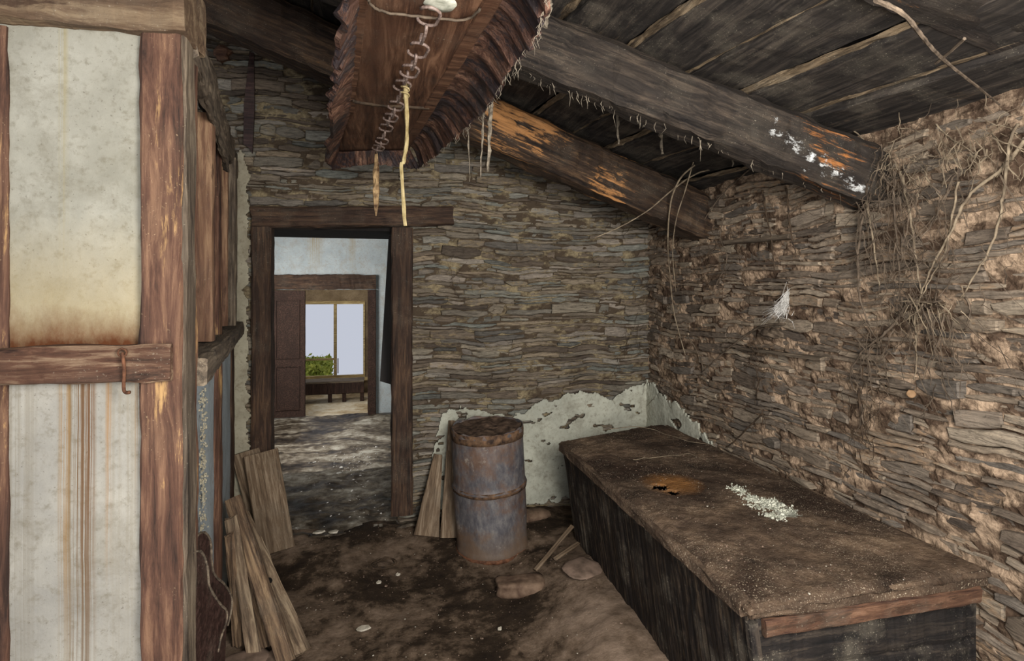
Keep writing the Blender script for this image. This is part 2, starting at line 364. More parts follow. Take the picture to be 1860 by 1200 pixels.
# ------------------------------------------------------------------ schist walls
def stone_wall(name, s0, s1, top, P, seed, mats, rows=(.018, .05), lens=(.07, .34), hole=None, mort=(.004, .02), dmax=.03):
    """P(s, z, d) -> world point, d = how far it stands out of the wall.  One mesh: slabs + clay bed."""
    rnd = random.Random(seed); V = []; Fc = []; mi = []; at = []; at2 = []
    zr = -.08
    def wz(s, z): return z + .05 * N(s * 1.1, z * .9, seed) + .024 * N(s * 4.0, z * 3.2, seed + 5) + .006 * N(s * 14, z * 9, seed + 6)
    while zr < 3.4:
        h = rnd.uniform(*rows) * (1.5 if rnd.random() < .14 else 1)
        zmid = zr + h / 2; segs = [(s0, s1)]
        if hole and hole[2] < zmid < hole[3]: segs = [(s0, hole[0]), (hole[1], s1)]
        for (a, b) in segs:
            s = a
            while s < b - .01:
                L = rnd.uniform(*lens) * (1 if h < .035 else .8); e = min(b, s + L)
                if b - e < .04: e = b
                if zmid < top((s + e) / 2):
                    sub = [(0, 1)]
                    if h > .035 and rnd.random() < .45: k = rnd.uniform(.35, .65); sub = [(0, k), (k, 1)]
                    for (k0, k1) in sub:
                        g = rnd.uniform(.0002, .0022); n = max(2, int((e - s) / .035)); d = rnd.uniform(0.0, dmax); tl = rnd.uniform(-.012, .012)
                        ta = rnd.uniform(0, .8) ** 1.6; tb = rnd.uniform(0, .8) ** 1.6; sk = rnd.uniform(-.02, .02)
                        bot = []; tp = []
                        for i in range(n + 1):
                            t = i / n; ss = s + g + (e - s - 2 * g) * t; zc = (k0 + k1) / 2; hh = (k1 - k0) / 2 * (1 - ta * max(0, 1 - t * 4) - tb * max(0, t * 4 - 3))
                            hh -= abs(N(ss * 19, zr * 50 + k0 * 7, seed + 2)) * .14
                            j = rnd.uniform(-.0025, .0025)
                            skx = sk if 0 < i < n else sk * .5
                            bot.append((ss - skx * .5, wz(ss, zr + h * (zc - hh)) + g + j)); tp.append((ss + skx * .5, wz(ss, zr + h * (zc + hh)) - g + j))
                        poly = bot + tp[::-1]; m = len(poly); cs = sum(p[0] for p in poly) / m; cz = sum(p[1] for p in poly) / m
                        bv = min(.005, h * .16); o = len(V); hgt = max(1e-4, h * (k1 - k0))
                        for (q, dd) in ((0, -.03), (0, d - bv), (1, d)):
                            for (ps, pz) in poly:
                                if q: ps += bv * (1 if ps < cs else -1) * (1 if abs(ps - cs) > bv * 2 else 0); pz += (cz - pz) * min(.8, bv / (hgt / 2))
                                V.append(P(ps, pz, dd + (tl * (ps - cs) / max(.05, e - s) * 2 if dd > 0 or q else 0) + .003 * N(ps * 30, pz * 60, 2)))
                        for r in range(2):
                            for i in range(m): a1 = o + r * m + i; b1 = o + r * m + (i + 1) % m; Fc.append((a1, b1, b1 + m, a1 + m))
                        # face as quads between bottom and top chains
                        fo = o + 2 * m
                        for i in range(n): Fc.append((fo + i, fo + i + 1, fo + m - 2 - i, fo + m - 1 - i))
                        cnt = 2 * m + n; mi += [0] * cnt; q = rnd.random(); q2 = rnd.random(); at += [q] * cnt; at2 += [q2] * cnt
                s = e
        zr += h
    # clay bed
    ns = int((s1 - s0) / .018); nz = 180; H = 3.3; idx = {}
    for j in range(nz + 1):
        for i in range(ns + 1):
            s = s0 + (s1 - s0) * i / ns; z = -.06 + H * j / nz
            d = mort[0] + mort[1] * (N(s * 6, z * 11, seed + 7) + .8 * N(s * 19, z * 36, seed + 1) + .4 * N(s * 45, z * 70, seed + 1))
            idx[i, j] = len(V); V.append(P(s, z, d))
    for j in range(nz):
        for i in range(ns):
            s = s0 + (s1 - s0) * (i + .5) / ns; z = -.06 + H * (j + .5) / nz
            if z > top(s) + .05 or (hole and hole[0] < s < hole[1] and hole[2] < z < hole[3]): continue
            Fc.append((idx[i, j], idx[i + 1, j], idx[i + 1, j + 1], idx[i, j + 1])); mi.append(1); at.append(.5); at2.append(.5)
    o = mk(name, V, Fc, mats, mi=mi)
    for nm, a in (('rnd', at), ('rnd2', at2)):
        A = o.data.attributes.new(nm, 'FLOAT', 'FACE'); A.data.foreach_set('value', a)
    return tag(o, kind='structure')
D0, D1 = onY(478, 500, WY).x, onY(725, 500, WY).x
wb = stone_wall('wall_back', -1.75, WX + .02, lambda s: roofz(s) + .03, lambda s, z, d: Vector((s, WY - d, z)), 3, [M_stoneB, M_mortB],
                rows=(.018, .050), lens=(.10, .42), hole=(D0, D1, -1, 1.90), mort=(.003, .017))
wr = stone_wall('wall_right', -1.2, WY + .02, lambda s: 2.04, lambda s, z, d: Vector((WX - d, s, z)), 11, [M_stoneR, M_mortR],
                rows=(.022, .060), lens=(.09, .36), mort=(.008, .018), dmax=.030)
# back-to-back masonry so the walls are solid from the far side
V, Fc = join([box_geo(-1.75, D0, WY + .04, WY + .2, -.4, 3.3), box_geo(D1, 2.1, WY + .04, WY + .2, -.4, 3.3), box_geo(D0, D1, WY + .04, WY + .2, 1.9, 3.3)])
tag(mk('masonry_core', V, Fc, M_mortB, wb))
V, Fc = box_geo(WX + .04, WX + .28, -1.2, WY + .04, -.1, 2.1)
tag(mk('masonry_core', V, Fc, M_mortR, wr))

# plaster remains low on the walls (thin ragged layers)
def interp(pts, x):
    if x <= pts[0][0]: return pts[0][1]
    for (a, b), (c, d) in zip(pts, pts[1:]):
        if x <= c: return b + (d - b) * (x - a) / (c - a)
    return pts[-1][1]
def plaster(name, s0, s1, z0, z1, P, inside, mat, parent, res=.006, d0=.034):
    ns = int((s1 - s0) / res); nz = int((z1 - z0) / res); V = []; Fc = []; idx = {}
    def pt(i, j):
        if (i, j) not in idx:
            s = s0 + (s1 - s0) * i / ns; z = z0 + (z1 - z0) * j / nz
            idx[i, j] = len(V); V.append(P(s, z, d0 + .007 * N(s * 9, z * 14, 4) + .002 * N(s * 50, z * 50, 2)))
        return idx[i, j]
    for j in range(nz):
        for i in range(ns):
            s = s0 + (s1 - s0) * (i + .5) / ns; z = z0 + (z1 - z0) * (j + .5) / nz
            if inside(s, z): Fc.append((pt(i, j), pt(i + 1, j), pt(i + 1, j + 1), pt(i, j + 1)))
    o = mk(name, V, Fc, mat, parent, smooth=True)
    m = o.modifiers.new('thick', 'SOLIDIFY'); m.thickness = .012; m.offset = 0
    return o
def edge_n(s, z): return .030 * N(s * 6, z * 6, 8) + .03 * N(s * 18, z * 22, 9) + .012 * N(s * 55, z * 60, 9)
topB = [(onY(x, y, WY).x, onY(x, y, WY).z) for x, y in [(775, 860), (790, 800), (803, 741), (870, 742), (905, 752), (950, 752), (972, 728), (1050, 708), (1110, 718), (1165, 690), (1190, 690)]]
def inB(s, z):
    zt = interp(topB, s)
    if s < topB[0][0] + .05 * N(z * 9, 1, 1) + .02: return False
    hole = (N(s * 7, z * 15, 21) + .5 * N(s * 24, z * 40, 3)) > .50
    ml = .28 + .03 * N(s * 5, 1, 1)
    return z < zt + edge_n(s, z) and z > .08 + edge_n(s, z) and not hole
plaster('plaster_patch', onY(770, 700, WY).x, WX - .03, .03, 1.0, lambda s, z, d: Vector((s, WY - d, z)), inB, M_plB, wb)
topR = [(onX(x, y, WX).y, onX(x, y, WX).z) for x, y in [(1340, 850), (1290, 790), (1240, 735), (1190, 695)]]
def inR(s, z): return z < interp(topR, s) + 1.2 * edge_n(s, z) and not N(s * 8, z * 16, 41) > .42
plaster('plaster_patch', 2.6, WY - .03, .03, 1.0, lambda s, z, d: Vector((WX - d, s, z)), inR, M_plB, wr)
sx0 = onY(424, 500, WY).x; sx1 = onY(459, 500, WY).x
def inS(s, z):
    zz = (HY - 280) / 1000 * 3.25 + EYE
    return s < sx1 - .02 + edge_n(z, 3) + .02 * N(z * 9, 2) and z < zz - .15 * (sx1 - s) + .1 * N(s * 20, 1, 2)
plaster('plaster_strip', sx0 - .12, sx1 + .07, .02, 2.3, lambda s, z, d: Vector((s, WY - d, z)), inS, M_plS, wb)

# ------------------------------------------------------------------ roof
V, Fc = prism([(-2.2, -1.5, roofz(-2.2) + .09), (2.1, -1.5, roofz(2.1) + .09), (2.1, WY + .2, roofz(2.1) + .09), (-2.2, WY + .2, roofz(-2.2) + .09)], (0, 0, .06))
ceil = tag(mk('ceiling', V, Fc, M_black), kind='structure')
up = Vector((.342, 0, .94)); rr = random.Random(5)
x = -2.15; a = -.10; parts = []; partl = []
while x < 2.2:
    wd = rr.uniform(.19, .27); xm = x + wd / 2; tilt = rr.uniform(.07, .15)
    y0, y1 = -1.5, 3.55
    p0 = Vector((xm - a * y0 * -1 + a * 0 - .0, y0, 0)); p0 = Vector((xm + a * (y0 - 1.8), y0, 0)); p1 = Vector((xm + a * (y1 - 1.8), y1, 0))
    p0.z = roofz(p0.x) + .045 + rr.uniform(-.004, .012); p1.z = roofz(p1.x) + .045 + rr.uniform(-.004, .012)
    upv = Vector((.342 - tilt, 0, .94))
    V, Fc = bar_geo((p1 - p0).length, wd - rr.uniform(.0, .012), .03, seg=90, jit=.006, ch=.004)
    Mx = basis(p0, p1, upv); parts.append(([Mx @ v for v in V], Fc))
    V, Fc = bar_geo((p1 - p0).length, .034, .010, seg=90, jit=.012, ch=.003)   # pale batten over the joint
    q0 = p0 + Vector((wd / 2, 0, -.364 * wd / 2 - .016 + .02 * (len(partl) % 2))); q1 = p1 + Vector((wd / 2, 0, -.364 * wd / 2 - .016 + .02 * (len(partl) % 2)))
    Mx = basis(q0, q1, up); partl.append(([Mx @ v for v in V], Fc))
    x += wd * .985
def sheet_wood(name, axisv):  return None
V, Fc = join(parts); rp = wood('roof_planks_long', '14110f', '2b2622', '453d35', '57493b', .62, axis=1, dust=.35, bump=.6, gs=12)
mk('roof_boards', V, Fc, rp, ceil)
V, Fc = join(partl); mk('joint_battens', V, Fc, wood('joint_batten_wood', '2a2118', '5d4e3b', '857259', None, axis=1, dust=.4, bump=.6), ceil)

GB = 'sloping roof beams'
# lowest beam, against the gable wall: lower edge z = 1.776 + .364*(WX - x) at y 2.75
def low1(x): return 1.776 + .364 * (WX - x)
V1 = (-1.5, 2.86, low1(-1.5) + .125); V2 = (1.90, 2.84, low1(1.90) + .11)
o = bar('roof_beam', V1, V2, .20, .245, M_beam2, seg=110, jit=.012, ch=.03, bend=.0, ragged=.04)
tag(o, 'rear sloping roof beam with orange worn patches, running in front of the back wall', 'roof beam', GB)
pL = onY(940, 125, 1.97); pR = onY(1500, 345, 1.76)
d = (pR - pL).normalized(); A = pL - d * 2.0; B = pL + d * ((WX + .06 - pL.x) / d.x)
A.z += .105; B.z += .105
o = bar('roof_beam', A, B, .17, .21, M_beamw, seg=110, jit=.012, ch=.03, ragged=.05)
mid_beam = tag(o, 'middle sloping roof beam with flaking white lime near its end in the right wall', 'roof beam', GB)
p0 = onY(1640, -6, 1.1); p1 = onY(1860, 88, 1.1); d = (p1 - p0).normalized(); A = p0 - d * 2.2; B = p1 + d * .22; A.z += .11; B.z += .11
o = bar('roof_beam', A, B, .18, .2, M_beam, seg=90, jit=.012, ch=.03)
tag(o, 'nearest roof beam, a dark one cutting the top right corner of the picture', 'roof beam', GB)
# lime flakes on the middle beam
def add_lime(o, pts, rad):
    m = o.data.materials[0].copy(); o.data.materials[0] = m; n = NT.__new__(NT); n.m = m; n.t = m.node_tree; n.b = n.t.nodes['Principled BSDF']
    n.co = n.t.nodes.new('ShaderNodeTexCoord').outputs['Object']; old = n.b.inputs['Base Color'].links[0].from_socket; f = None; inv = o.matrix_basis.inverted()
    for p in pts:
        v2 = n.t.nodes.new('ShaderNodeVectorMath'); v2.operation = 'DISTANCE'; n.link(n.co, v2.inputs[0]); v2.inputs[1].default_value = tuple(inv @ p)
        q = n.math('SUBTRACT', rad, v2.outputs['Value']); f = q if f is None else n.math('MAXIMUM', f, q)
    f = n.math('ADD', f, n.math('MULTIPLY', n.math('SUBTRACT', n.noise(34, 7, n.map((.6, 1, 1)), .75), .56), .30))
    n.link(n.mix(n.step(f, .0, .02, 0, .85), old, n.mix(n.step(n.noise(60, 5), .4, .6), hexc('8d8c88'), hexc('c8c8c4'))), n.b.inputs['Base Color'])
nb = (mid_beam.matrix_basis.to_3x3() @ Vector((0, 1, 0))).normalized()
lp = [onP(x, y, mid_beam.matrix_basis @ Vector((1, -.085, 0)), nb) for x, y in [(1410, 236), (1432, 255), (1452, 270), (1472, 288), (1496, 300), (1520, 315), (1545, 332), (1562, 348)]]
add_lime(mid_beam, lp, .03)

# ------------------------------------------------------------------ doorway in the back wall
FY = WY - .045
dr = bpy.data.objects.new('door_1', None); C.objects.link(dr); dr.location = (D0, FY, 0); tag(dr, kind='structure')
def vpost(name, x0, x1, y, z0, z1, T, mat, parent, **k):
    return bar(name, ((x0 + x1) / 2, y, z0), ((x0 + x1) / 2, y, z1), x1 - x0, T, mat, parent, up=(0, -1, 0), **k)
xl0, xl1 = onY(456, 600, FY).x, onY(492, 600, FY).x; xr0, xr1 = onY(711, 600, FY).x, onY(750, 600, FY).x
ZL0, ZL1 = onY(640, 414, FY).z, onY(640, 377, FY).z
vpost('door_post', xl0, xl1, FY + .06, -.05, ZL0 + .01, .14, M_door, dr, jit=.006, ch=.01)
vpost('door_post', xr0, xr1, FY + .06, .09, ZL0 + .01, .14, M_door, dr, jit=.006, ch=.01)
a0 = onY(460, 396, FY); a1 = onY(822, 392, FY)
bar('lintel', (a0.x, FY + .055, a0.z + .005), (a1.x, FY + .055, a1.z), .14, ZL1 - ZL0, M_door, dr, jit=.008, ch=.012, ragged=.03)
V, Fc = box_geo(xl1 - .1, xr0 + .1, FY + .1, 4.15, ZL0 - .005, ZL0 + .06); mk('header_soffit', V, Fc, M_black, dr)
# broken leaf hanging open behind the right post
q = [(xr0 - .003, 3.66, ZL0 - .02), (xr0 - .012, 3.8, ZL0 - .02), (onY(690, 600, 4.4).x, 4.4, onY(690, 692, 4.4).z), (xr0 - .002, 3.66, onY(711, 692, 3.66).z - .02)]
V, Fc = prism(q, (.03, .002, 0)); lf = mk('door_leaf', V, Fc, M_far, dr)
# near doorstep slab and lower room beyond
def slabz(x, y): return .03 + .02 * N(x * 3, y * 2.5, 4) + .015 * N(x * 9, y * 12, 6) + .006 * N(x * 30, y * 30, 6)
V, Fc = grid(90, 110, lambda u, v: (lambda x, y: Vector((x, y, slabz(x, y) + (.01 if y < 4.55 else 0))))(-1.0 + 1.6 * u, 3.40 + 1.2 * v))
o = mk('floor_doorstep', V, Fc, M_slab, smooth=True); tag(o, kind='structure')
o.modifiers.new('t', 'SOLIDIFY').thickness = .12
V, Fc = grid(110, 160, lambda u, v: (lambda x, y: Vector((x, y, -.3 + .03 * N(x * 2, y * 1.6, 7) + .012 * N(x * 12, y * 12, 7))))(-1.9 + 3.2 * u, 4.5 + 3.6 * v))
tag(mk('floor_middle_room', V, Fc, M_slab, smooth=True), kind='structure')
FY2 = 8.03
ox0, ox1 = onY(493, 600, FY2).x, onY(668, 600, FY2).x; ft = onY(600, 526, FY2).z
V, Fc = join([box_geo(-1.9, ox0, FY2, FY2 + .15, -.3, 2.3), box_geo(ox1, 1.3, FY2, FY2 + .15, -.3, 2.3), box_geo(ox0, ox1, FY2, FY2 + .15, ft, 2.3)])
tag(mk('wall_middle_room_far', V, Fc, M_room2), kind='structure')
V, Fc = box_geo(-2.0, -1.9, 3.7, 10.2, -.5, 2.3); tag(mk('wall_middle_room_left', V, Fc, M_room2), kind='structure')
V, Fc = box_geo(1.3, 1.4, 3.7, 10.2, -.5, 2.3); tag(mk('wall_middle_room_right', V, Fc, M_room2), kind='structure')
V, Fc = box_geo(-2.0, 1.4, 3.7, 10.2, 2.3, 2.4); tag(mk('ceiling_far_rooms', V, Fc, M_far), kind='structure')
d2 = bpy.data.objects.new('door_2', None); C.objects.link(d2); d2.location = (ox0, FY2, -.3); tag(d2, kind='structure')
fr1 = onY(683, 600, FY2 - .03).x
vpost('door_post', ox1, fr1, FY2 - .02, -.32, ft, .1, M_far, d2, jit=.003)
bar('lintel', (ox0 - .3, FY2 - .02, ft + .10), (fr1, FY2 - .02, ft + .11), .1, .2, M_door, d2, jit=.014, seg=50)
lx1 = onY(555, 600, FY2).x
leaf = vpost('door_leaf', ox0 - .02, lx1, FY2 - .02, -.28, ft - .01, .045, M_far, d2, jit=.001)
for (z0, z1) in ((-.18, .42), (.52, 1.32)):
    bx = [box_geo(ox0 + .06, ox0 + .075, FY2 - .06, FY2 - .04, z0, z1), box_geo(lx1 - .085, lx1 - .07, FY2 - .06, FY2 - .04, z0, z1), box_geo(ox0 + .075, lx1 - .085, FY2 - .06, FY2 - .04, z1 - .015, z1), box_geo(ox0 + .075, lx1 - .085, FY2 - .06, FY2 - .04, z0, z0 + .015)]
    V, Fc = join(bx); mk('panel_moulding', V, Fc, M_far, leaf)
# third room with its window
FY3 = 10.0
V, Fc = box_geo(-1.9, 1.3, FY2 + .15, FY3, -.42, -.35); tag(mk('floor_far_room', V, Fc, mat_floor('pale_sunlit_floor', [(.4, '7d6a50'), (.5, 'b09c7c'), (.6, 'cfc4ae')])), kind='structure')  # pale tones put the sunlight on this floor into its colour
wx0, wx1 = -1.75, onY(663, 600, FY3).x; wz0, wz1 = onY(600, 686, FY3).z, onY(600, 547, FY3).z
V, Fc = join([box_geo(-1.9, wx0, FY3, FY3 + .15, -.4, 2.3), box_geo(wx1, 1.3, FY3, FY3 + .15, -.4, 2.3), box_geo(wx0, wx1, FY3, FY3 + .15, -.4, wz0), box_geo(wx0, wx1, FY3, FY3 + .15, wz1, 2.3)])
tag(mk('wall_far_room_back', V, Fc, mat_plaster('tan_plaster', '66563f', '84725a', '4a3a2b', .5)), kind='structure')
wn = bpy.data.objects.new('window_1', None); C.objects.link(wn); wn.location = (wx0, FY3, wz0); tag(wn, kind='structure')
xm = onY(609, 600, FY3).x; zt = onY(600, 652, FY3).z; fw = .045
bx = [box_geo(wx0, wx1, FY3 - .02, FY3 + .04, wz1 - .05, wz1), box_geo(wx0, wx1, FY3 - .02, FY3 + .04, wz0, wz0 + .04), box_geo(xm - .025, xm + .025, FY3 - .03, FY3 + .04, wz0 + .04, wz1 - .05),
      box_geo(wx1 - .03, wx1, FY3 - .02, FY3 + .04, wz0 + .04, wz1 - .05), box_geo(wx0, wx0 + .04, FY3 - .02, FY3 + .04, wz0 + .04, wz1 - .05), box_geo(wx0 + .04, xm - .025, FY3 - .01, FY3 + .03, zt - .015, zt + .015)]
V, Fc = join(bx); mk('window_frame', V, Fc, M_fwin, wn)
V, Fc = box_geo(xm + .04, xm + .055, FY3 - .05, FY3 - .03, wz0 + .08, wz0 + .34); mk('window_handle', V, Fc, M_rust, wn)
for (a, b, c, d_) in ((wx0 + .03, xm - .02, wz0 + .03, zt - .01), (wx0 + .03, xm - .02, zt + .01, wz1 - .04), (xm + .02, wx1 - .02, wz0 + .03, wz1 - .04)):
    V, Fc = box_geo(a, b, FY3 + .004, FY3 + .01, c, d_); mk('pane', V, Fc, M_glass, wn)
V, Fc = box_geo(wx0 - .05, wx1 + .05, FY3 - .16, FY3 - .02, wz0 - .04, wz0); mk('window_sill', V, Fc, M_fwin, wn)
# bench under the window
by = 9.2; bz = onY(600, 694, by).z; bx0, bx1 = -1.5, onY(661, 600, by).x
bt = thing('bench', ((bx0 + bx1) / 2, by, -.35), 'dark wooden bench below the far window, seen through both doorways', 'bench')
bar('seat', (bx0, by + .15, bz), (bx1, by + .15, bz), .34, .03, M_grey, bt, jit=.006)
bar('apron', (bx0, by - .01, bz - .1), (bx1, by - .01, bz - .1), .02, .17, M_far, bt, jit=.002)
for xx in (onY(599, 600, by).x, onY(625, 600, by).x, bx0 + .1, bx1 - .03):
    vpost('leg', xx - .03, xx + .03, by + .03, -.35, bz - .01, .05, M_far, bt, jit=.002)
# shrub outside the window
r = random.Random(9); V = []; Fc = []
for k in range(9000):
    c = Vector((min(r.gauss(-1.6, .42), -1.0 - .08 * r.random()), r.gauss(12.0, .3), r.uniform(-1.3, -0.01) + .02 * r.gauss(0, 1)))
    u = Vector((r.gauss(0, 1), r.gauss(0, 1), r.gauss(0, 1))).normalized(); v = u.orthogonal().normalized() * .028; u *= .06
    o = len(V); V += [c - u, c + v, c + u, c - v]; Fc.append((o, o + 1, o + 2, o + 3))
bs = thing('bush', (-1.8, 12.0, -1.3), 'green leafy bush outside behind the lower left window pane', 'bush')
mk('foliage', V, Fc, M_leaf, bs)
V, Fc = tube_geo([(-1.8, 12, -1.3), (-1.75, 12, -.8), (-1.7, 12, -.2)], [.04, .03, .01]); mk('stem', V, Fc, M_root, bs)

# ------------------------------------------------------------------ timber-framed partition on the left
PY = 1.435; PX = onY(330, 600, PY).x                # near corner of the box room
PB = Vector((onY(430, 600, WY - .02).x, WY - .02, 0)); PC = Vector((PX, PY, 0)); sd = (PB - PC).normalized(); sn = Vector((sd.y, -sd.x, 0))  # sn points into the room
pt_ = thing('timber_partition', (PX, PY, 0), 'timber framed partition with rust streaked plaster panels filling the left side', 'partition wall')
zr0, zr1 = onY(150, 697, PY).z, onY(150, 630, PY).z; zt0 = onY(130, 54, PY).z
XL = -2.1
po0 = onY(253, 700, PY).x
# corner post, front rail, top beam (front faces on PY)
bar('corner_post', ((po0 + PX) / 2, PY + .06, -.05), ((po0 + PX) / 2 , PY + .06, zt0 + .02), PX - po0, .12, M_red, pt_, up=(0, -1, 0), jit=.005, ch=.006, seg=50)
V, Fc = box_geo(PX - .012, PX + .006, PY + .03, PY + .12, -.05, zt0 + .05)
bar('corner_strip', (PX - .004, PY + .045, -.05), (PX - .004, PY + .045, zt0 + .06), .075, .022, M_grey, pt_, up=(1, 0, 0), jit=.004, seg=50)
bar('rail', (XL, PY + .03, (zr0 + zr1) / 2), (PX - .018, PY + .03, (zr0 + zr1) / 2 + .003), .10, zr1 - zr0, M_rail, pt_, jit=.005, ch=.006, seg=60)
bar('top_beam', (XL, PY + .06, zt0 + .085), (PX + .012, PY + .06, zt0 + .085), .16, .15, M_top, pt_, jit=.012, ch=.01, seg=70)
bar('post', (onY(-8, 300, PY).x, PY + .06, -.05), (onY(-8, 300, PY).x, PY + .06, zt0), .03, .10, M_red, pt_, up=(0, -1, 0))
pans = []
xx = po0
Mu = mat_plaster('upper_panel_plaster', '7f7c6f', '999689', '6a6454', .55, rust=(0.0, .07, '54301a'), panel=[(-.16, .012, .72, .65, '8a7f5c', .6)])
Ml = mat_plaster('lower_panel_plaster', '85827a', '9b978c', '6a6353', .56, panel=[(-.135, .045, 1.26, .95, '76613f', .8), (-.116, .022, 1.27, .62, '5c3112', 1.), (-.125, .030, 1.26, 1.6, '5f4a36', .9), (-.158, .012, 1.26, .55, '8a6432', .8), (-.07, .008, 1.26, .45, '8f6532', .8), (-.012, .007, 1.26, .3, '7a5c3a', .8), (-.27, .08, 1.26, 1.3, '746c5c', .6), (-.04, .05, 1.26, 1.0, '827a6a', .5)])
def panel(name, z0, z1, mat):
    def fn(u, v):
        x = XL + (xx + .01 - XL) * u; z = z0 + (z1 - z0) * v
        return Vector((x - xx, PY + .02 + .004 * N(x * 5, z * 5, 3) + .0015 * N(x * 30, z * 30, 3) - (PY), z - z0))
    V, Fc = grid(200, 120, fn); o = mk(name, V, Fc, mat, pt_, Matrix.Translation((xx, PY, z0)), smooth=True)
    m = o.modifiers.new('t', 'SOLIDIFY'); m.thickness = .05; m.offset = -1
    return o
panel('plaster_panel', zr1 - .004, zt0 + .03, Mu); panel('plaster_panel', -.02, zr0 + .01, Ml)
# iron hasp on the rail
hp = onY(222, 640, PY - .03); hq = onY(228, 712, PY - .03)
V, Fc = join([tube_geo(smooth_path([hp, hp.lerp(hq, .4) + Vector((.003, -.004, 0)), hq + Vector((-.003, 0, .004)), hq + Vector((.01, -.003, 0))]), .004),
              tube_geo([hp + Vector((.009 * cos(t * .8), 0, .009 * sin(t * .8))) for t in range(9)], .0025)])
mk('iron_hasp', V, Fc, M_rust, pt_, smooth=True)
# side facing the room
def SP(Y, off=0., z=0.): t = (Y - PC.y) / sd.y; p = PC + sd * t + sn * off; return Vector((p.x, p.y, z))
def sbar(name, Y, x0px, x1px, z0, z1, T, mat, **k):
    a = onY(x0px, 500, Y).x; b = onY(x1px, 500, Y).x
    return bar(name, ((a + b) / 2, Y, z0), ((a + b) / 2, Y, z1), b - a, T, mat, pt_, up=(0, -1, 0), **k)
sz0, sz1 = 1.235, 1.32
zT = 2.2
sbar('stud', 2.0, 351, 388, sz1, onY(370, 207, 2.0).z, .045, M_redd, jit=.003, ch=.004)
sbar('stud', 2.42, 388, 401, .0, 2.1, .06, M_red, jit=.004)
sbar('stud', 2.75, 401, 414, sz1, 2.1, .03, M_redd, jit=.003)
sbar('stud', 3.05, 412, 429, sz0, 2.15, .05, M_grey, jit=.004)
sbar('stud', 1.72, 339, 351, sz1, 2.1, .03, M_grey, jit=.004)
sbar('stud', 3.3, 419, 424, 0., 1.3, .05, M_door, jit=.004)
vv = SP(3.45, -.01); 
bar('side_rail', SP(1.56, -.01, 1.28), SP(3.45, -.01, 1.26), .10, .075, M_grey, pt_, jit=.006, seg=40)
bar('side_top_plate', SP(1.47, -.015, 2.185), SP(3.46, -.015, 2.17), .05, .13, M_grey, pt_, jit=.012, seg=50, ch=.01)
bar('side_top_board', SP(1.50, .012, 2.12), SP(2.6, .012, 2.05), .02, .11, M_grey, pt_, jit=.01, seg=40)
V, Fc = grid(60, 60, lambda u, v: SP(1.5 + 1.95 * u, -.02 + .004 * N(u * 9, v * 8), -.02 + 1.26 * v)); 
o = mk('side_plaster', V, Fc, M_blue, pt_, smooth=True); o.modifiers.new('t', 'SOLIDIFY').thickness = .03
# peeling edge of the lower side plaster
V, Fc = flakes('e', lambda r: (onP(r.gauss(368, 3), r.uniform(705, 960), SP(1.9, -.012), sn), sn), 260, .0045, M_plS, 8); mk('peeling_plaster', V, Fc, M_plS, pt_)
# inside of the box room: back plaster seen through gaps
V, Fc = prism([SP(1.6, -.9, -.02), SP(3.45, -.35, -.02), SP(3.45, -.35, 2.2), SP(1.6, -.9, 2.2)], (-.03, 0, 0)); mk('inner_lining', V, Fc, M_blue, pt_)
bar('ceiling_board', (-1.3, PY + .1, 2.29), (-1.5, WY - .05, 2.29), 1.1, .02, M_grey, pt_, seg=20)

# ------------------------------------------------------------------ hanging wooden hood
HZ = 2.2; SZ = 2.12
hd = thing('wooden_hood', (0.08, 2.0, SZ), 'reddish wooden smoke hood with ragged flaring skirt hanging from the roof', 'hood')
pl = [onZ(655, -90, HZ), onZ(648, 60, HZ), onZ(640, 190, HZ), onZ(612, 268, HZ)]
pr = [onZ(925, -90, HZ), onZ(880, 5, HZ), onZ(782, 190, HZ), onZ(742, 266, HZ)]
def lerp_path(P, t):
    t = t * (len(P) - 1); i = min(int(t), len(P) - 2); return P[i].lerp(P[i + 1], t - i)
V, Fc = grid(14, 40, lambda u, v: lerp_path(pl, v).lerp(lerp_path(pr, v), u) + Vector((0, 0, .004 * N(u * 4, v * 9, 2))))
o = mk('hood_panel', V, Fc, M_hood, hd, smooth=True); o.modifiers.new('t', 'SOLIDIFY').thickness = .02
sr = [onZ(1000, -60, SZ), onZ(990, 10, SZ), onZ(975, 62, SZ), onZ(920, 135, SZ), onZ(882, 200, SZ), onZ(830, 245, SZ), onZ(790, 283, SZ), onZ(762, 304, SZ)]
sl = [onZ(622, -60, SZ), onZ(616, 30, SZ), onZ(606, 110, SZ), onZ(606, 150, SZ), onZ(592, 185, SZ), onZ(600, 220, SZ), onZ(590, 290, SZ), onZ(603, 305, SZ)]
def skirt(name, inner, outer, nx, nv, seed, bulge=.03, rag=.02):
    def fn(u, v):
        a = lerp_path(inner, u); b = lerp_path(outer, u)
        st = math.floor((u * 17 + .4 * N(u * 30, 1, seed))) # plank strips across
        b = b + Vector((N(u * 26, seed, 0) * rag, N(u * 31, 4, seed) * rag, N(u * 45, 2, seed) * rag * 1.2 + .006 * N(st * 3.7, 1, seed)))
        p = a.lerp(b, v); p.z += bulge * sin(pi * v) * .7 + .004 * N(u * 120, v * 2, seed) + .005 * N(st * 9.1, 0, seed) * v
        return p
    V, Fc = grid(nx, nv, fn); o = mk(name, V, Fc, M_skirt, hd)
    o.modifiers.new('t', 'SOLIDIFY').thickness = .014; return o
skirt('hood_skirt', pr, sr, 160, 12, 3, .05, .022); skirt('hood_skirt', pl, sl, 140, 8, 8, .01, .02)
skirt('hood_skirt', [pl[-1], pl[-1].lerp(pr[-1], .5), pr[-1]], [sl[-1], onZ(680, 297, SZ), sr[-1]], 60, 5, 5, .0, .008)
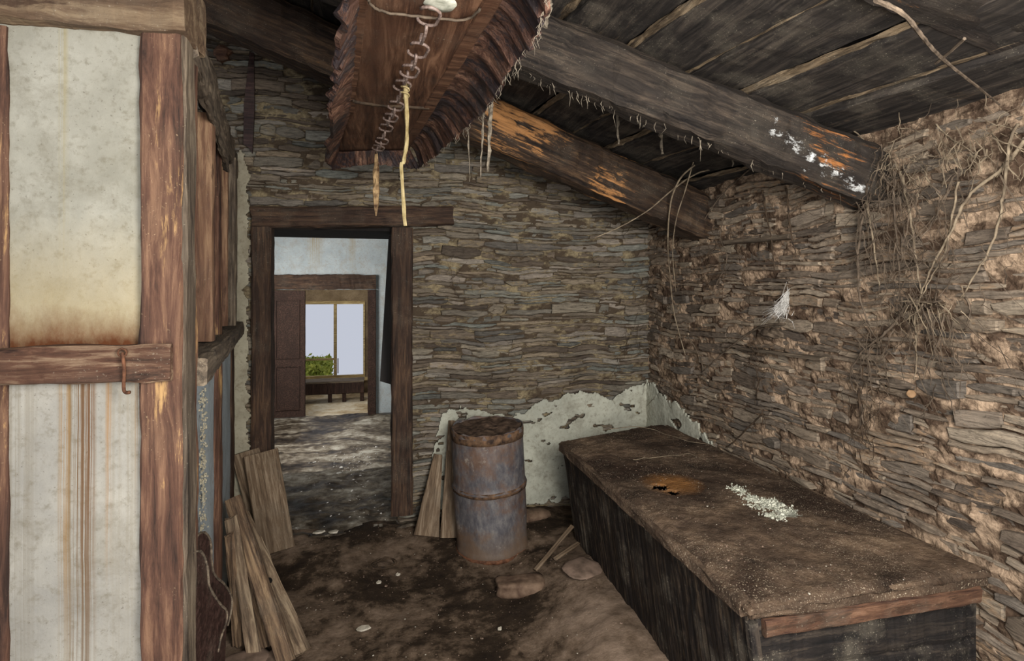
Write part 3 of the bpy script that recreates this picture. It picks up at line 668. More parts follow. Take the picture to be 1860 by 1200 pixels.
def strip(name, pts, z, w_, t_, mat, **k):
    for (a, b) in zip(pts, pts[1:]): bar(name, onZ(*a, z), onZ(*b, z), w_, t_, mat, hd, **k)
bar('edge_batten', onZ(905, -20, HZ - .014), onZ(752, 240, HZ - .014), .045, .018, M_hood, hd, jit=.003)
bar('edge_batten', onZ(650, -20, HZ - .014), onZ(632, 200, HZ - .014), .05, .016, M_hood, hd, jit=.003)
bar('cross_batten', onZ(641, 228, HZ - .010), onZ(762, 236, HZ - .010), .012, .012, M_rust, hd, jit=.004)
def rope(name, px, z, r_, mat):
    V, Fc = tube_geo([p + Vector((.003 * N(i * .7, 1), .003 * N(i * .9, 2), .004 * N(i * .5, 3))) for i, p in enumerate(smooth_path([onZ(a, b, z) for a, b in px]))], r_, 6, .3)
    return mk(name, V, Fc, mat, hd, smooth=True)
rope('wire', [(668, 0), (680, 14), (700, 22), (760, 30), (820, 36), (852, 34), (872, 16)], HZ - .03, .0035, M_root)
rope('twine', [(640, 182), (655, 186), (700, 192), (740, 194), (780, 196)], HZ - .022, .007, M_rootd)
c = onZ(800, -2, HZ - .01); V = [c + Vector((0, 0, -.012))]; n = 28
for k, rad in enumerate((.02, .038, .046)):
    for i in range(n): a = 2 * pi * i / n; q = rad * (1 + .12 * N(cos(a) * 2, sin(a) * 2, k)); V.append(c + Vector((q * cos(a), q * sin(a) * 1.1, (-.014, -.012, 0)[k])))
Fc = [(0, 1 + i, 1 + (i + 1) % n) for i in range(n)] + [(1 + k * n + i, 1 + (k + 1) * n + i, 1 + (k + 1) * n + (i + 1) % n, 1 + k * n + (i + 1) % n) for k in range(2) for i in range(n)]
mk('lime_cake', V, Fc, M_lime, hd, smooth=True)
# chain under the hood
cz = HZ - .035; ca = onZ(779, 30, cz); cb = onZ(684, 272, cz - .02)
chn = thing('iron_chain', ca, 'rusty iron chain stretched along the underside of the wooden hood', 'chain')
Lc = (cb - ca).length; nl = 17; dd = (cb - ca).normalized(); step = Lc / nl
def link_geo(len_, wid, r_):
    P = []
    for i in range(14):
        a = 2 * pi * i / 13.5; x_ = cos(a) * wid / 2; y_ = sin(a) * wid / 2 + (len_ / 2 - wid / 2) * (1 if sin(a) >= 0 else -1); P.append((y_, x_, 0))
    return tube_geo(P, r_, 7)
V, Fc = link_geo(step * 1.12, .050, .0042); lk = None
for i in range(nl + 1):
    p = ca + dd * (step * i); p.z -= .02 * sin(pi * ((i / nl * 3) % 1))
    Mx = basis(p, p + dd, (0, 0, 1)) @ Matrix.Rotation(radians(8 if i % 2 == 0 else 88), 4, 'X') @ Matrix.Diagonal((1, 1 if i % 2 == 0 else .5, 1, 1))
    if lk is None: lk = mk('chain_link', V, Fc, M_iron, chn, Mx, smooth=True)
    else: q = lk.copy(); C.objects.link(q); q.parent = chn; q.matrix_basis = wm(chn).inverted() @ Mx
s0_ = onZ(736, 150, cz); bt_ = Vector((s0_.x, s0_.y, onY(733, 410, s0_.y).z))
o = thing('straw_strip', bt_, 'long pale straw strip tied to the chain and hanging before the lintel', 'straw')
P = smooth_path([s0_, s0_.lerp(bt_, .35) + Vector((.006, 0, 0)), s0_.lerp(bt_, .55) + Vector((-.005, 0, 0)), s0_.lerp(bt_, .6) + Vector((-.012, 0, 0)), bt_], 6)
V, Fc = tube_geo(P, [.006 + .003 * abs(N(i * .4)) for i in range(len(P))], 6, .4); mk('strip', V, Fc, M_straw, o)
V, Fc = join([tube_geo([s0_ + Vector((.013 * cos(t), .013 * sin(t), -.004 - .003 * t + .0)) for t in [k * .7 for k in range(22)]], .003)]); mk('knot', V, Fc, M_straw, o)
s1_ = onZ(683, 276, cz - .02); b1_ = Vector((s1_.x, s1_.y, onY(679, 392, s1_.y).z))
P = [s1_.lerp(b1_, t / 10) + Vector((.004 * N(t, 1), 0, 0)) for t in range(11)]
V, Fc = tube_geo(P, [.005, .008, .011, .013, .015, .016, .019, .016, .013, .009, .003], 8, .6)
tag(mk('dried_husk', V, Fc, M_husk, recentre=True), 'brown spindle shaped dried husk hanging from the lower end of the chain', 'husk')
# bark strips and webs hanging beside the hood
def hang(name, px0, px1, Y, r0, mat, label, cat, group, seed):
    a = onY(*px0, Y); b = onY(*px1, Y); P = [a.lerp(b, t / 12) + Vector((.006 * N(t * .6, seed), .006 * N(t * .6, seed, 4), 0)) for t in range(13)]
    V, Fc = tube_geo(P, [r0 * (1 - .5 * t / 12) * (1 + .7 * N(t * 1.3, seed)) for t in range(13)], 7, .8)
    return tag(mk(name, V, Fc, mat, recentre=True), label, cat, group)
GH = 'dusty strands hanging from the roof timbers'
for i, (a, b, Y, r0, lb) in enumerate([
    ((893, 160), (886, 312), 2.05, .010, 'thick dusty cobweb strand beside the right edge of the wooden hood'),
    ((880, 180), (872, 322), 2.08, .005, 'thin dusty cobweb strand just left of the thickest strand by the hood'),
    ((851, 215), (853, 330), 2.2, .003, 'finest dusty cobweb thread under the right corner of the hood'),
    ((997, 0), (990, 50), 1.5, .012, 'short frayed dusty strand at the top right corner of the hood'),
    ((1121, 190), (1123, 262), 2.3, .007, 'dusty cobweb clump hanging between the rear and middle beams, the left one'),
    ((1197, 212), (1203, 280), 2.3, .010, 'dusty cobweb clump hanging between the rear and middle beams, the right one'),
    ((1335, 262), (1330, 302), 2.1, .006, 'small greyish cobweb clump under the middle beam near the pale vines')]):
    hang('cobweb_strand', a, b, Y, r0, M_dust, lb, 'cobweb', GH, i * 3.3)
# fine webs/dirt hanging everywhere under the beams and along the skirt
r = random.Random(17); pc = []
for k in range(110):
    t = r.random(); px = 905 + (1540 - 905) * t; py = 118 + (358 - 118) * t; Y = 1.97 - .2 * t
    a = onY(px, py - r.uniform(0, 8), Y - .05 + r.uniform(0, .1)); L = r.uniform(.008, .045) * (2 if r.random() < .1 else 1)
    pc.append(tube_geo([a, a + Vector((r.uniform(-.01, .01), 0, -L * .5)), a + Vector((r.uniform(-.01, .01), 0, -L))], [.0009, .0018 * r.random() + .0004, .0003], 4))
for k in range(90):
    t = r.random(); a = lerp_path(sr, t); L = r.uniform(.008, .04)
    pc.append(tube_geo([a, a + Vector((r.uniform(-.01, .01), 0, -L * .5)), a + Vector((r.uniform(-.01, .01), 0, -L))], [.0009, .0008, .0003], 4))
V, Fc = join(pc); tag(mk('hanging_fibres', V, Fc, M_dust), 'fine dusty fibres fringing the middle beam and hood skirt', 'cobweb', kind='stuff')

# ------------------------------------------------------------------ chest along the right wall
LZ = .64
cx0, cx1 = .99, 1.765
cy0 = 1.31
lid_c = [onZ(1015, 799, LZ), onZ(1205, 768, LZ), onZ(1806, 1035, LZ), onZ(1362, 1098, LZ)]   # far-left, far-right, near-right, near-left
ct = thing('wooden_chest', ((cx0 + cx1) / 2, 2.2, .1), 'long blackened wooden chest with a dirt crusted lid along the right wall', 'chest')
hole_c = [onZ(1200, 883, LZ), onZ(1222, 893, LZ), onZ(1190, 880, LZ)]
nu, nv = 120, 250; V = []; idx = {}; Fc = []
def lidp(u, v):
    a = lid_c[0].lerp(lid_c[3], v); b = lid_c[1].lerp(lid_c[2], v); p = a.lerp(b, u)
    eu = min(u, 1 - u) * .78; ev = min(v, 1 - v) * 1.8; e = min(eu, ev)
    p.z += .010 * N(p.x * 5, p.y * 5, 3) + .006 * N(p.x * 20, p.y * 20, 3) + .003 * N(p.x * 60, p.y * 60, 3) - .02 * max(0, 1 - e / .03) ** 2
    if e < .01: p.x += .010 * N(p.x * 9, p.y * 14, 5); p.y += .010 * N(p.x * 14, p.y * 9, 6)
    return p
for j in range(nv + 1):
    for i in range(nu + 1): idx[i, j] = len(V); V.append(lidp(i / nu, j / nv))
for j in range(nv):
    for i in range(nu):
        c = (V[idx[i, j]] + V[idx[i + 1, j + 1]]) / 2; k = True
        for q, rad in zip(hole_c, (.034, .030, .020)):
            dx = c.x - q.x; dy = c.y - q.y
            if math.hypot(dx, dy) < rad * (1 + .9 * N(c.x * 45, c.y * 45)): k = False
        if k: Fc.append((idx[i, j], idx[i + 1, j], idx[i + 1, j + 1], idx[i, j + 1])[::-1])
o = mk('lid', V, Fc, M_lid, ct, smooth=True)
m = o.modifiers.new('t', 'SOLIDIFY'); m.thickness = .012; m.offset = -1
for (p_, q_) in ((0, 1), (1, 2), (2, 3), (3, 0)):
    a_, b_ = lid_c[p_], lid_c[q_]; cc_ = sum(lid_c, Vector()) / 4; ia = (cc_ - a_).normalized() * .035; ib = (cc_ - b_).normalized() * .035; dz_ = Vector((0, 0, -.030))
    bar('lid_edge', a_ + ia + dz_, b_ + ib + dz_, .05, .045, M_lid, ct, jit=.006)
# the sides, boards with a dark hollow inside; slight taper to the foot
bz0 = .085
T = [lid_c[0] + Vector((.025, -.02, -.05)), lid_c[1] + Vector((-.02, -.02, -.05)), lid_c[2] + Vector((-.04, .03, -.05)), lid_c[3] + Vector((.02, .03, -.05))]
Bt = [Vector((T[0].x + .075, T[0].y, bz0)), Vector((T[1].x - .0, T[1].y, bz0)), Vector((T[2].x, T[2].y, bz0)), Vector((T[3].x + .075, T[3].y, bz0))]
cen = sum(T, Vector()) / 4
def side(name, a, b, a2, b2, mat, nx, amp=.004, boards=0):
    nn = (b - a).cross(Vector((0, 0, 1))).normalized()
    if nn.dot((a + b) / 2 - cen) < 0: nn = -nn
    def fn(u, v):
        p = a2.lerp(a, v).lerp(b2.lerp(b, v), u); L = (b - a).length
        d_ = amp * N(u * L * 60, v * .8, 2) + amp * N(u * L * 14, v * 2, 7)
        if boards: d_ -= .008 * max(0, 1 - abs(((v * boards) % 1) - .5 - 0) * 0 - min((v * boards) % 1, 1 - (v * boards) % 1) * 22)
        return p + nn * d_
    V, Fc = grid(nx, 24, fn); o = mk(name, V, Fc, mat, ct)
    m = o.modifiers.new('t', 'SOLIDIFY'); m.thickness = .02; m.offset = 0; return o
side('side_board', T[0], T[3], Bt[0], Bt[3], M_chest, 220, .005)
side('side_board', T[1], T[2], Bt[1], Bt[2], M_chest, 40)
side('end_board', T[0], T[1], Bt[0], Bt[1], M_chest, 40)
side('end_board', T[3], T[2], Bt[3], Bt[2], M_chestf, 80, .004, 3)
V, Fc = prism([b + Vector((0, 0, .01)) for b in Bt], (0, 0, .02)); mk('bottom_board', V, Fc, M_black, ct)
ya = Vector((0, -.022, 0)); bar('front_strip', T[3] + ya + Vector((.03, 0, -.025)), T[2] + ya + Vector((-.01, 0, -.02)), .02, .045, M_strip, ct, jit=.004, seg=30)
# corner post at the near corner
bar('corner_trim', Bt[3] + Vector((.0, -.008, 0)), T[3] + Vector((.0, -.008, -.01)), .03, .03, M_chestf, ct, up=(0, 1, 0), jit=.003)
for (b, s_) in ((Bt[0], (.03, -.05)), (Bt[1], (-.05, -.05)), (Bt[2], (-.05, .06)), (Bt[3], (.04, .06))):
    xx_, yy_ = b.x + s_[0], b.y + s_[1]; bar('foot', (xx_, yy_, fz(xx_, yy_) - .02), (xx_, yy_, bz0 + .02), .06, .06, M_black, ct, up=(0, 1, 0))
# debris on the lid
def lid_z(x, y): return LZ + .010 * N(x * 5, y * 5, 3) + .006 * N(x * 20, y * 20, 3)
lc = [onZ(1338, 888, LZ), onZ(1362, 903, LZ), onZ(1398, 912, LZ), onZ(1425, 925, LZ), onZ(1408, 938, LZ), onZ(1375, 918, LZ)]
def limepatch(r):
    c = r.choice(lc) + Vector((r.gauss(0, .020), r.gauss(0, .022), 0)); c.z = lid_z(c.x, c.y); return c, Vector((r.uniform(-.3, .3), r.uniform(-.3, .3), 1))
V, Fc = flakes('l', limepatch, 420, .0045, M_lime, 4); 
tag(mk('lime_crumbs', V, Fc, M_lime, recentre=True), 'patch of crumbled whitish lime on the chest lid', 'debris', kind='stuff')
def litter(r):
    u = r.random(); v = r.random(); p = lid_c[0].lerp(lid_c[3], v).lerp(lid_c[1].lerp(lid_c[2], v), .04 + .92 * u); p.z = lid_z(p.x, p.y) - .001; return p, Vector((r.uniform(-.4, .4), r.uniform(-.4, .4), 1))
V, Fc = flakes('l', litter, 1500, .0028, M_paper, 14, .0005); tag(mk('lid_grit', V, Fc, M_stone, recentre=True), 'grit and crumbs scattered over the chest lid', 'debris', kind='stuff')
V, Fc = flakes('l', litter, 420, .0022, M_paper, 24, .0005); tag(mk('lid_chips', V, Fc, M_paper, recentre=True), 'tiny pale chips sprinkled over the chest lid', 'debris', kind='stuff')
def twig(px, z, r0, mat, label, name='twig', group='twigs lying on the chest lid'):
    P = smooth_path([onZ(a, b, z) for a, b in px]); P = [Vector((p.x, p.y, lid_z(p.x, p.y) + .004 + r0)) for p in P]
    V, Fc = tube_geo(P, [r0 * (1 - .5 * i / len(P)) for i in range(len(P))], 5, .4); tag(mk(name, V, Fc, mat, recentre=True), label, 'twig', group)
twig([(1095, 784), (1140, 778), (1190, 783), (1240, 800), (1300, 812)], LZ, .0025, M_rootl, 'thin curved twig across the far end of the chest lid')
twig([(1150, 838), (1185, 832), (1220, 828), (1250, 826), (1265, 832)], LZ, .0022, M_rootl, 'thin pale twig on the chest lid just behind the rotten hole')

# ------------------------------------------------------------------ oil drum
dc = Vector((.632, 3.11, .0)); dc.z = fz(dc.x, dc.y) - .01; DR, DH = .205, .70
dm = thing('oil_drum', dc, 'dented grey steel drum with rust, standing against the back wall', 'drum'); dm.rotation_euler = (0, radians(-3.2), radians(20))
Md = wm(dm)
prof = [(0, DR * .97)] + [(.01, DR), (.03, DR)] + [(.03 + k * .02, DR) for k in range(1, 33)] + [(DH - .01, DR), (DH, DR * .985)]
def dr_r(z):
    r_ = DR
    for zc in (.235 + .14, ): r_ += .010 * math.exp(-((z - zc) / .012) ** 2)
    r_ += .004 * math.exp(-((z - .03) / .01) ** 2) + .004 * math.exp(-((z - DH + .02) / .012) ** 2)
    return r_
n = 72; zs = [DH * k / 60 for k in range(61)]; V = []
for k, z in enumerate(zs):
    for i in range(n):
        a = 2 * pi * i / n; r_ = dr_r(z) + .006 * N(cos(a) * 2, sin(a) * 2, z * 5) + .003 * N(cos(a) * 6, sin(a) * 6, z * 12)
        zz = z + (.012 * N(cos(a) * 3, sin(a) * 3, 9) + .006 * N(cos(a) * 11, sin(a) * 11, 2) if k == 60 else 0)
        V.append(Vector((r_ * cos(a), r_ * sin(a), zz)))
Fc = [(k * n + i, k * n + (i + 1) % n, (k + 1) * n + (i + 1) % n, (k + 1) * n + i) for k in range(60) for i in range(n)] + [tuple(reversed(range(n)))]
o = mk('drum_body', V, Fc, M_drum, dm, Md, smooth=True); m = o.modifiers.new('t', 'SOLIDIFY'); m.thickness = .004
def hoop(z0, z1, out, mat, name):
    V = []; nn = n
    zsx = [z0, z0, (z0 + z1) / 2, z1, z1]; rs = [DR - .004, DR + out, DR + out * 1.5, DR + out, DR - .004]
    for z, r_ in zip(zsx, rs):
        for i in range(nn):
            a = 2 * pi * i / nn; V.append(Vector(((r_ + .006 * N(cos(a) * 2, sin(a) * 2, z * 5)) * cos(a), (r_ + .006 * N(cos(a) * 2, sin(a) * 2, z * 5)) * sin(a), z + .003 * N(a * 6, z, 3))))
    Fc = [(k * nn + i, k * nn + (i + 1) % nn, (k + 1) * nn + (i + 1) % nn, (k + 1) * nn + i) for k in range(4) for i in range(nn)]
    return mk(name, V, Fc, mat, dm, Md, smooth=True)
M_band = mat_simple('rust_band', '2c211b', '6e543e', 30)
hoop(.355, .385, .006, M_band, 'drum_hoop'); hoop(DH - .058, DH - .004, .003, M_band, 'drum_rim'); hoop(.0, .022, .004, M_rust, 'drum_rim')
V = [Vector((0, 0, DH - .012))]; 
for k in range(1, 9):
    for i in range(36): a = 2 * pi * i / 36; q = DR * .985 * k / 8; V.append(Vector((q * cos(a), q * sin(a), DH - .010 + .022 * N(q * cos(a) * 12, q * sin(a) * 12, 4) + .006 * N(q * cos(a) * 50, q * sin(a) * 50, 4))))
Fc = [(0, 1 + i, 1 + (i + 1) % 36) for i in range(36)] + [(1 + k * 36 + i, 1 + (k + 1) * 36 + i, 1 + (k + 1) * 36 + (i + 1) % 36, 1 + k * 36 + (i + 1) % 36) for k in range(7) for i in range(36)]
tag(mk('dirt_fill', V, Fc, mat_simple('drum_dirt', '33271f', '6b5747', 30, .95, .8), dm, Md, smooth=True))

# ------------------------------------------------------------------ leaning planks
def lean(name, b, t, W, T_, mat, label, group, cat='plank', up=(0, -1, 0), **k):
    b = Vector(b); t = Vector(t); c = basis(b, t, up); L = (t - b).length; V, Fc = bar_geo(L, W, T_, **k)
    return tag(mk(name, V, Fc, mat, None, c), label, cat, group)
GP = 'boards leaning by the doorway'
def fl(px, py, dz=0.0):
    p = onZ(px, py, .03); p.z = fz(p.x, p.y) + dz; return p
lean('plank', fl(504, 1003, .012), onY(474, 822, 3.40), .185, .028, M_plank, 'broad grey board leaning beside the left door post, front one', GP, jit=.003, ragged=.004)
lean('plank', fl(488, 985, .012), onY(446, 820, 3.44), .15, .022, M_plank, 'grey board half hidden behind the broad board at the left door post', GP, jit=.003, ragged=.004)
GR = 'planks leaning right of the doorway'
o = lean('plank', fl(775, 974, .01), onY(796, 826, 3.44), .15, .025, M_plank, 'short pointed plank leaning on the wall between door post and drum', GR, jit=.004, t1=.35, ragged=.01)
o = lean('plank', fl(818, 975, .01), onY(822, 765, 3.44), .115, .025, M_plank, 'taller narrow plank leaning close to the left side of the drum', GR, jit=.004, t1=.45, ragged=.01)
GQ = 'battens leaning against the partition'
spec = [((432, 1160), (392, 975), 2.50, .030, .022, 'shortest thin batten at the left end of the leaning pile', 'batten', .1),
        ((462, 1176), (390, 945), 2.58, .050, .030, 'long thin batten with a pale edge, second from the left in the leaning pile', 'batten', -.5),
        ((484, 1164), (400, 930), 2.72, .038, .030, 'ridged batten in the middle of the leaning pile', 'batten', .5),
        ((545, 1178), (436, 935), 2.86, .085, .026, 'board with a knot hole, rightmost of the leaning pile', 'plank', .15),
        ((522, 1194), (412, 908), 2.74, .062, .045, 'thick batten with a pale worn ridge lying over the leaning pile', 'batten', -.6)]
for i, (b, t, Yt, W, T_, lb, nm, rot) in enumerate(spec):
    bb = fl(b[0], b[1], .014); tt = onY(t[0], t[1], Yt); tt.x = max(tt.x, SP(Yt, .03).x)
    upv = Matrix.Rotation(rot, 3, (tt - bb).normalized()) @ Vector((.55, -.80, .2))
    o = lean(nm, bb, tt, W, T_, (M_plank2, M_plank3)[i % 2], lb, GQ, up=upv, jit=.007, ragged=.02, ch=.004)
    if nm == 'plank':
        L = (tt - bb).length; V = [Vector((L * .47 + .013 * cos(k), .005 + .011 * sin(k), T_ / 2 + .0045 - q)) for q in (0, .004) for k in [j * pi / 6 for j in range(12)]]
        mk('knot', V, [tuple(range(12))] + [(k, (k + 1) % 12, 12 + (k + 1) % 12, 12 + k) for k in range(12)], M_black, o, wm(o))

# dark curved board pieces (old furniture ends)
pa = Vector((-.448, 1.50, 0)); pb = Vector((-.425, 1.80, 0)); pn = (pb - pa).cross(Vector((0, 0, 1))).normalized()
if pn.dot(sn) < 0: pn = -pn
def curved(px, shift, th, label, to_floor):
    pts = [onP(a, b, pa + pn * shift, pn) for a, b in px]
    if to_floor:
        pts = pts + [Vector((pts[-1].x, pts[-1].y, .02)), Vector((pts[0].x, pts[0].y, .02))]
    pts = [p for i, p in enumerate(pts)]
    V, Fc = prism(pts, pn * -th); o = mk('carved_board', V, Fc, M_dark)
    ed = [(o.data.vertices[k].co + pn * .001) for k in range(3, len(px) - 2)]; V, Fc = tube_geo(ed, .0032, 6, .5); mk('worn_edge_highlight', V, Fc, M_grey, o)  # pale tube on the worn outline, stands in for an edge highlight
    b_ = o.modifiers.new('b', 'BEVEL'); b_.width = .004; b_.segments = 2
    return tag(o, label, 'carved board', 'dark carved furniture ends')
def bez(px, k=5): return [(v.x, v.y) for v in smooth_path([Vector((a, b, 0)) for a, b in px], k)]
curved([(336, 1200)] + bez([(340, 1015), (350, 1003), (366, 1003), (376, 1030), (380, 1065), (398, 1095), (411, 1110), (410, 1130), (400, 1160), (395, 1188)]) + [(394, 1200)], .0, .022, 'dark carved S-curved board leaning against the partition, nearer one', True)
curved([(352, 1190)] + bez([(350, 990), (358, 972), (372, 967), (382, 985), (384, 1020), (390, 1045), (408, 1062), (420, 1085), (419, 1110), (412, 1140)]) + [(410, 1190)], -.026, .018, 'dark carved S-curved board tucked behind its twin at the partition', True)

# ------------------------------------------------------------------ things on the floor
def lump(name, c, sx, sy, sz, mat, label, cat, seed, group=None, box=.4, rz=0.):
    V = []; nu, nv = 22, 14
    for j in range(nv + 1):
        ph = pi * j / nv
        for i in range(nu):
            a = 2 * pi * i / nu; d_ = Vector((sin(ph) * cos(a), sin(ph) * sin(a), cos(ph)))
            m = max(abs(d_.x), abs(d_.y), abs(d_.z)); k = (1 - box) + box / m
            k *= 1 + .16 * N(d_.x * 1.6 + seed, d_.y * 1.6, d_.z * 1.6) + .06 * N(d_.x * 6 + seed, d_.y * 6, d_.z * 6)
            V.append(Vector((d_.x * sx * k, d_.y * sy * k, d_.z * sz * k)))
    Fc = [(j * nu + i, j * nu + (i + 1) % nu, (j + 1) * nu + (i + 1) % nu, (j + 1) * nu + i) for j in range(nv) for i in range(nu)]
    c = Vector(c); M_ = Matrix.Translation((c.x, c.y, fz(c.x, c.y) + sz * .7)) @ Matrix.Rotation(rz, 4, 'Z')
    return tag(mk(name, V, Fc, mat, None, M_, smooth=True), label, cat, group)
p = onZ(945, 1062, .03); lump('stone_block', p, .125, .06, .035, M_brick, 'reddish brown squared block on the floor in front of the drum', 'block', 3, box=.75, rz=radians(-8))
GS = 'flat stones on the dirt floor'
p = onZ(1068, 1035, .10); lump('flat_stone', (p.x - .03, p.y, 0), .10, .09, .015, M_stone, 'flat pale stone on the floor beside the chest', 'stone', 5, GS, .2, .6)
p = onZ(925, 995, .0); p = onZ(955, 965, .05); lump('rubble_mound', (p.x + .05, p.y + .15, 0), .16, .07, .03, M_brick, 'low mound of dirt and rubble between drum and chest', 'rubble', 9, None, .1, .1)
p = onZ(440, 1188, .02); lump('flat_stone', (p.x, p.y - .05, 0), .12, .09, .018, M_stone, 'flat stone under the leaning battens at the lower left', 'stone', 15, GS, .3, .2)
p = onZ(490, 1185, .02); lump('flat_stone', (p.x + .02, p.y - .03, 0), .09, .07, .016, M_stone, 'smaller flat stone in front of the leaning batten pile', 'stone', 25, GS, .3, .9)
GK = 'pale sticks propped against the chest'
a = fl(972, 1043, .012); b = onX(1040, 955, 1.01); 
V, Fc = bar_geo((b - a).length, .022, .012, jit=.002); tag(mk('stick', V, Fc, M_plank, None, basis(a, b)), 'longer pale flat stick propped between the block and the chest corner', 'stick', GK)
a = fl(1008, 1036, .012); b = onX(1051, 986, 1.04)
V, Fc = bar_geo((b - a).length, .022, .012, jit=.002); tag(mk('stick', V, Fc, M_plank, None, basis(a, b)), 'shorter pale flat stick propped against the chest side', 'stick', GK)
# wire tangle in front of door, paper scraps
pc = []; r = random.Random(3); c0 = onZ(700, 1028, .04)
for k in range(7):
    P = [c0 + Vector((r.uniform(-.02, .02) + (.05 + .02 * r.random()) * cos(t * .7 + k) , .05 * sin(t * .7 + k) + r.uniform(-.01, .01), .012 + .012 * r.random())) for t in range(8)]
    pc.append(tube_geo(smooth_path(P, 3), .002, 5))
V, Fc = join(pc); tag(mk('wire_tangle', V, Fc, M_rootd, recentre=True), 'small dark tangle of wire on the floor before the doorway', 'wire')
GPp = 'pale scraps on the dirt floor'
for i, (px, py, s, lb) in enumerate([(660, 1130, .03, 'crumpled pale scrap in the middle of the dirt floor'), (606, 972, .03, 'pale splinter of board at the doorstep, right one'), (578, 970, .035, 'longer pale splinter at the foot of the doorstep'),
                                     (688, 1052, .014, 'tiny grey chip beside the wire tangle'), (908, 1128, .010, 'tiny white chip in front of the stone block'), (723, 1035, .012, 'small pale flake right of the wire tangle')]):
    p = onZ(px, py, .03); V = []; m = 7; rr_ = random.Random(i)
    zf = max(fz(p.x, p.y), slabz(p.x, p.y) + .012 if p.y > 3.4 else -9)
    for q in (0, 1):
        for k in range(m): a = 2 * pi * k / m; V.append(Vector((p.x + s * cos(a) * rr_.uniform(.7, 1.2) , p.y + s * .5 * sin(a), zf + .004 + .008 * q + .006 * rr_.random())))
    Fc = [tuple(range(m, 2 * m)), tuple(reversed(range(m)))] + [(k, (k + 1) % m, m + (k + 1) % m, m + k) for k in range(m)]
    tag(mk('scrap', V, Fc, M_paper, recentre=True), lb, 'scrap', GPp)
def flit(r):
    x = r.uniform(-.45, 1.0); y = r.uniform(1.9, 3.42); return Vector((x, y, fz(x, y) - .001)), Vector((r.uniform(-.4, .4), r.uniform(-.4, .4), 1))
V, Fc = flakes('g', flit, 900, .0035, M_stone, 31, .001); tag(mk('floor_grit', V, Fc, M_stone, recentre=True), 'grit and crumbs scattered over the dirt floor', 'debris', kind='stuff')
V, Fc = flakes('g', flit, 130, .0035, M_paper, 41, .001); tag(mk('floor_chips', V, Fc, M_paper, recentre=True), 'pale chips scattered over the dirt floor', 'debris', kind='stuff')
def glit(r):
    x = r.uniform(-.6, .02) if r.random() < .5 else r.gauss(-.12, .12); y = r.uniform(3.5, 4.55) if r.random() < .3 else r.gauss(5.7, .35)
    return Vector((x - .1 * (y > 5), y, slabz(x, y) + .008 if y < 4.6 else -.29)), Vector((r.uniform(-.5, .5), r.uniform(-.5, .5), 1))
V, Fc = flakes('g', glit, 240, .009, M_paper, 51, .001); tag(mk('plaster_rubble', V, Fc, M_white, recentre=True), 'fallen white plaster flakes on the floor beyond the doorway', 'debris', kind='stuff')

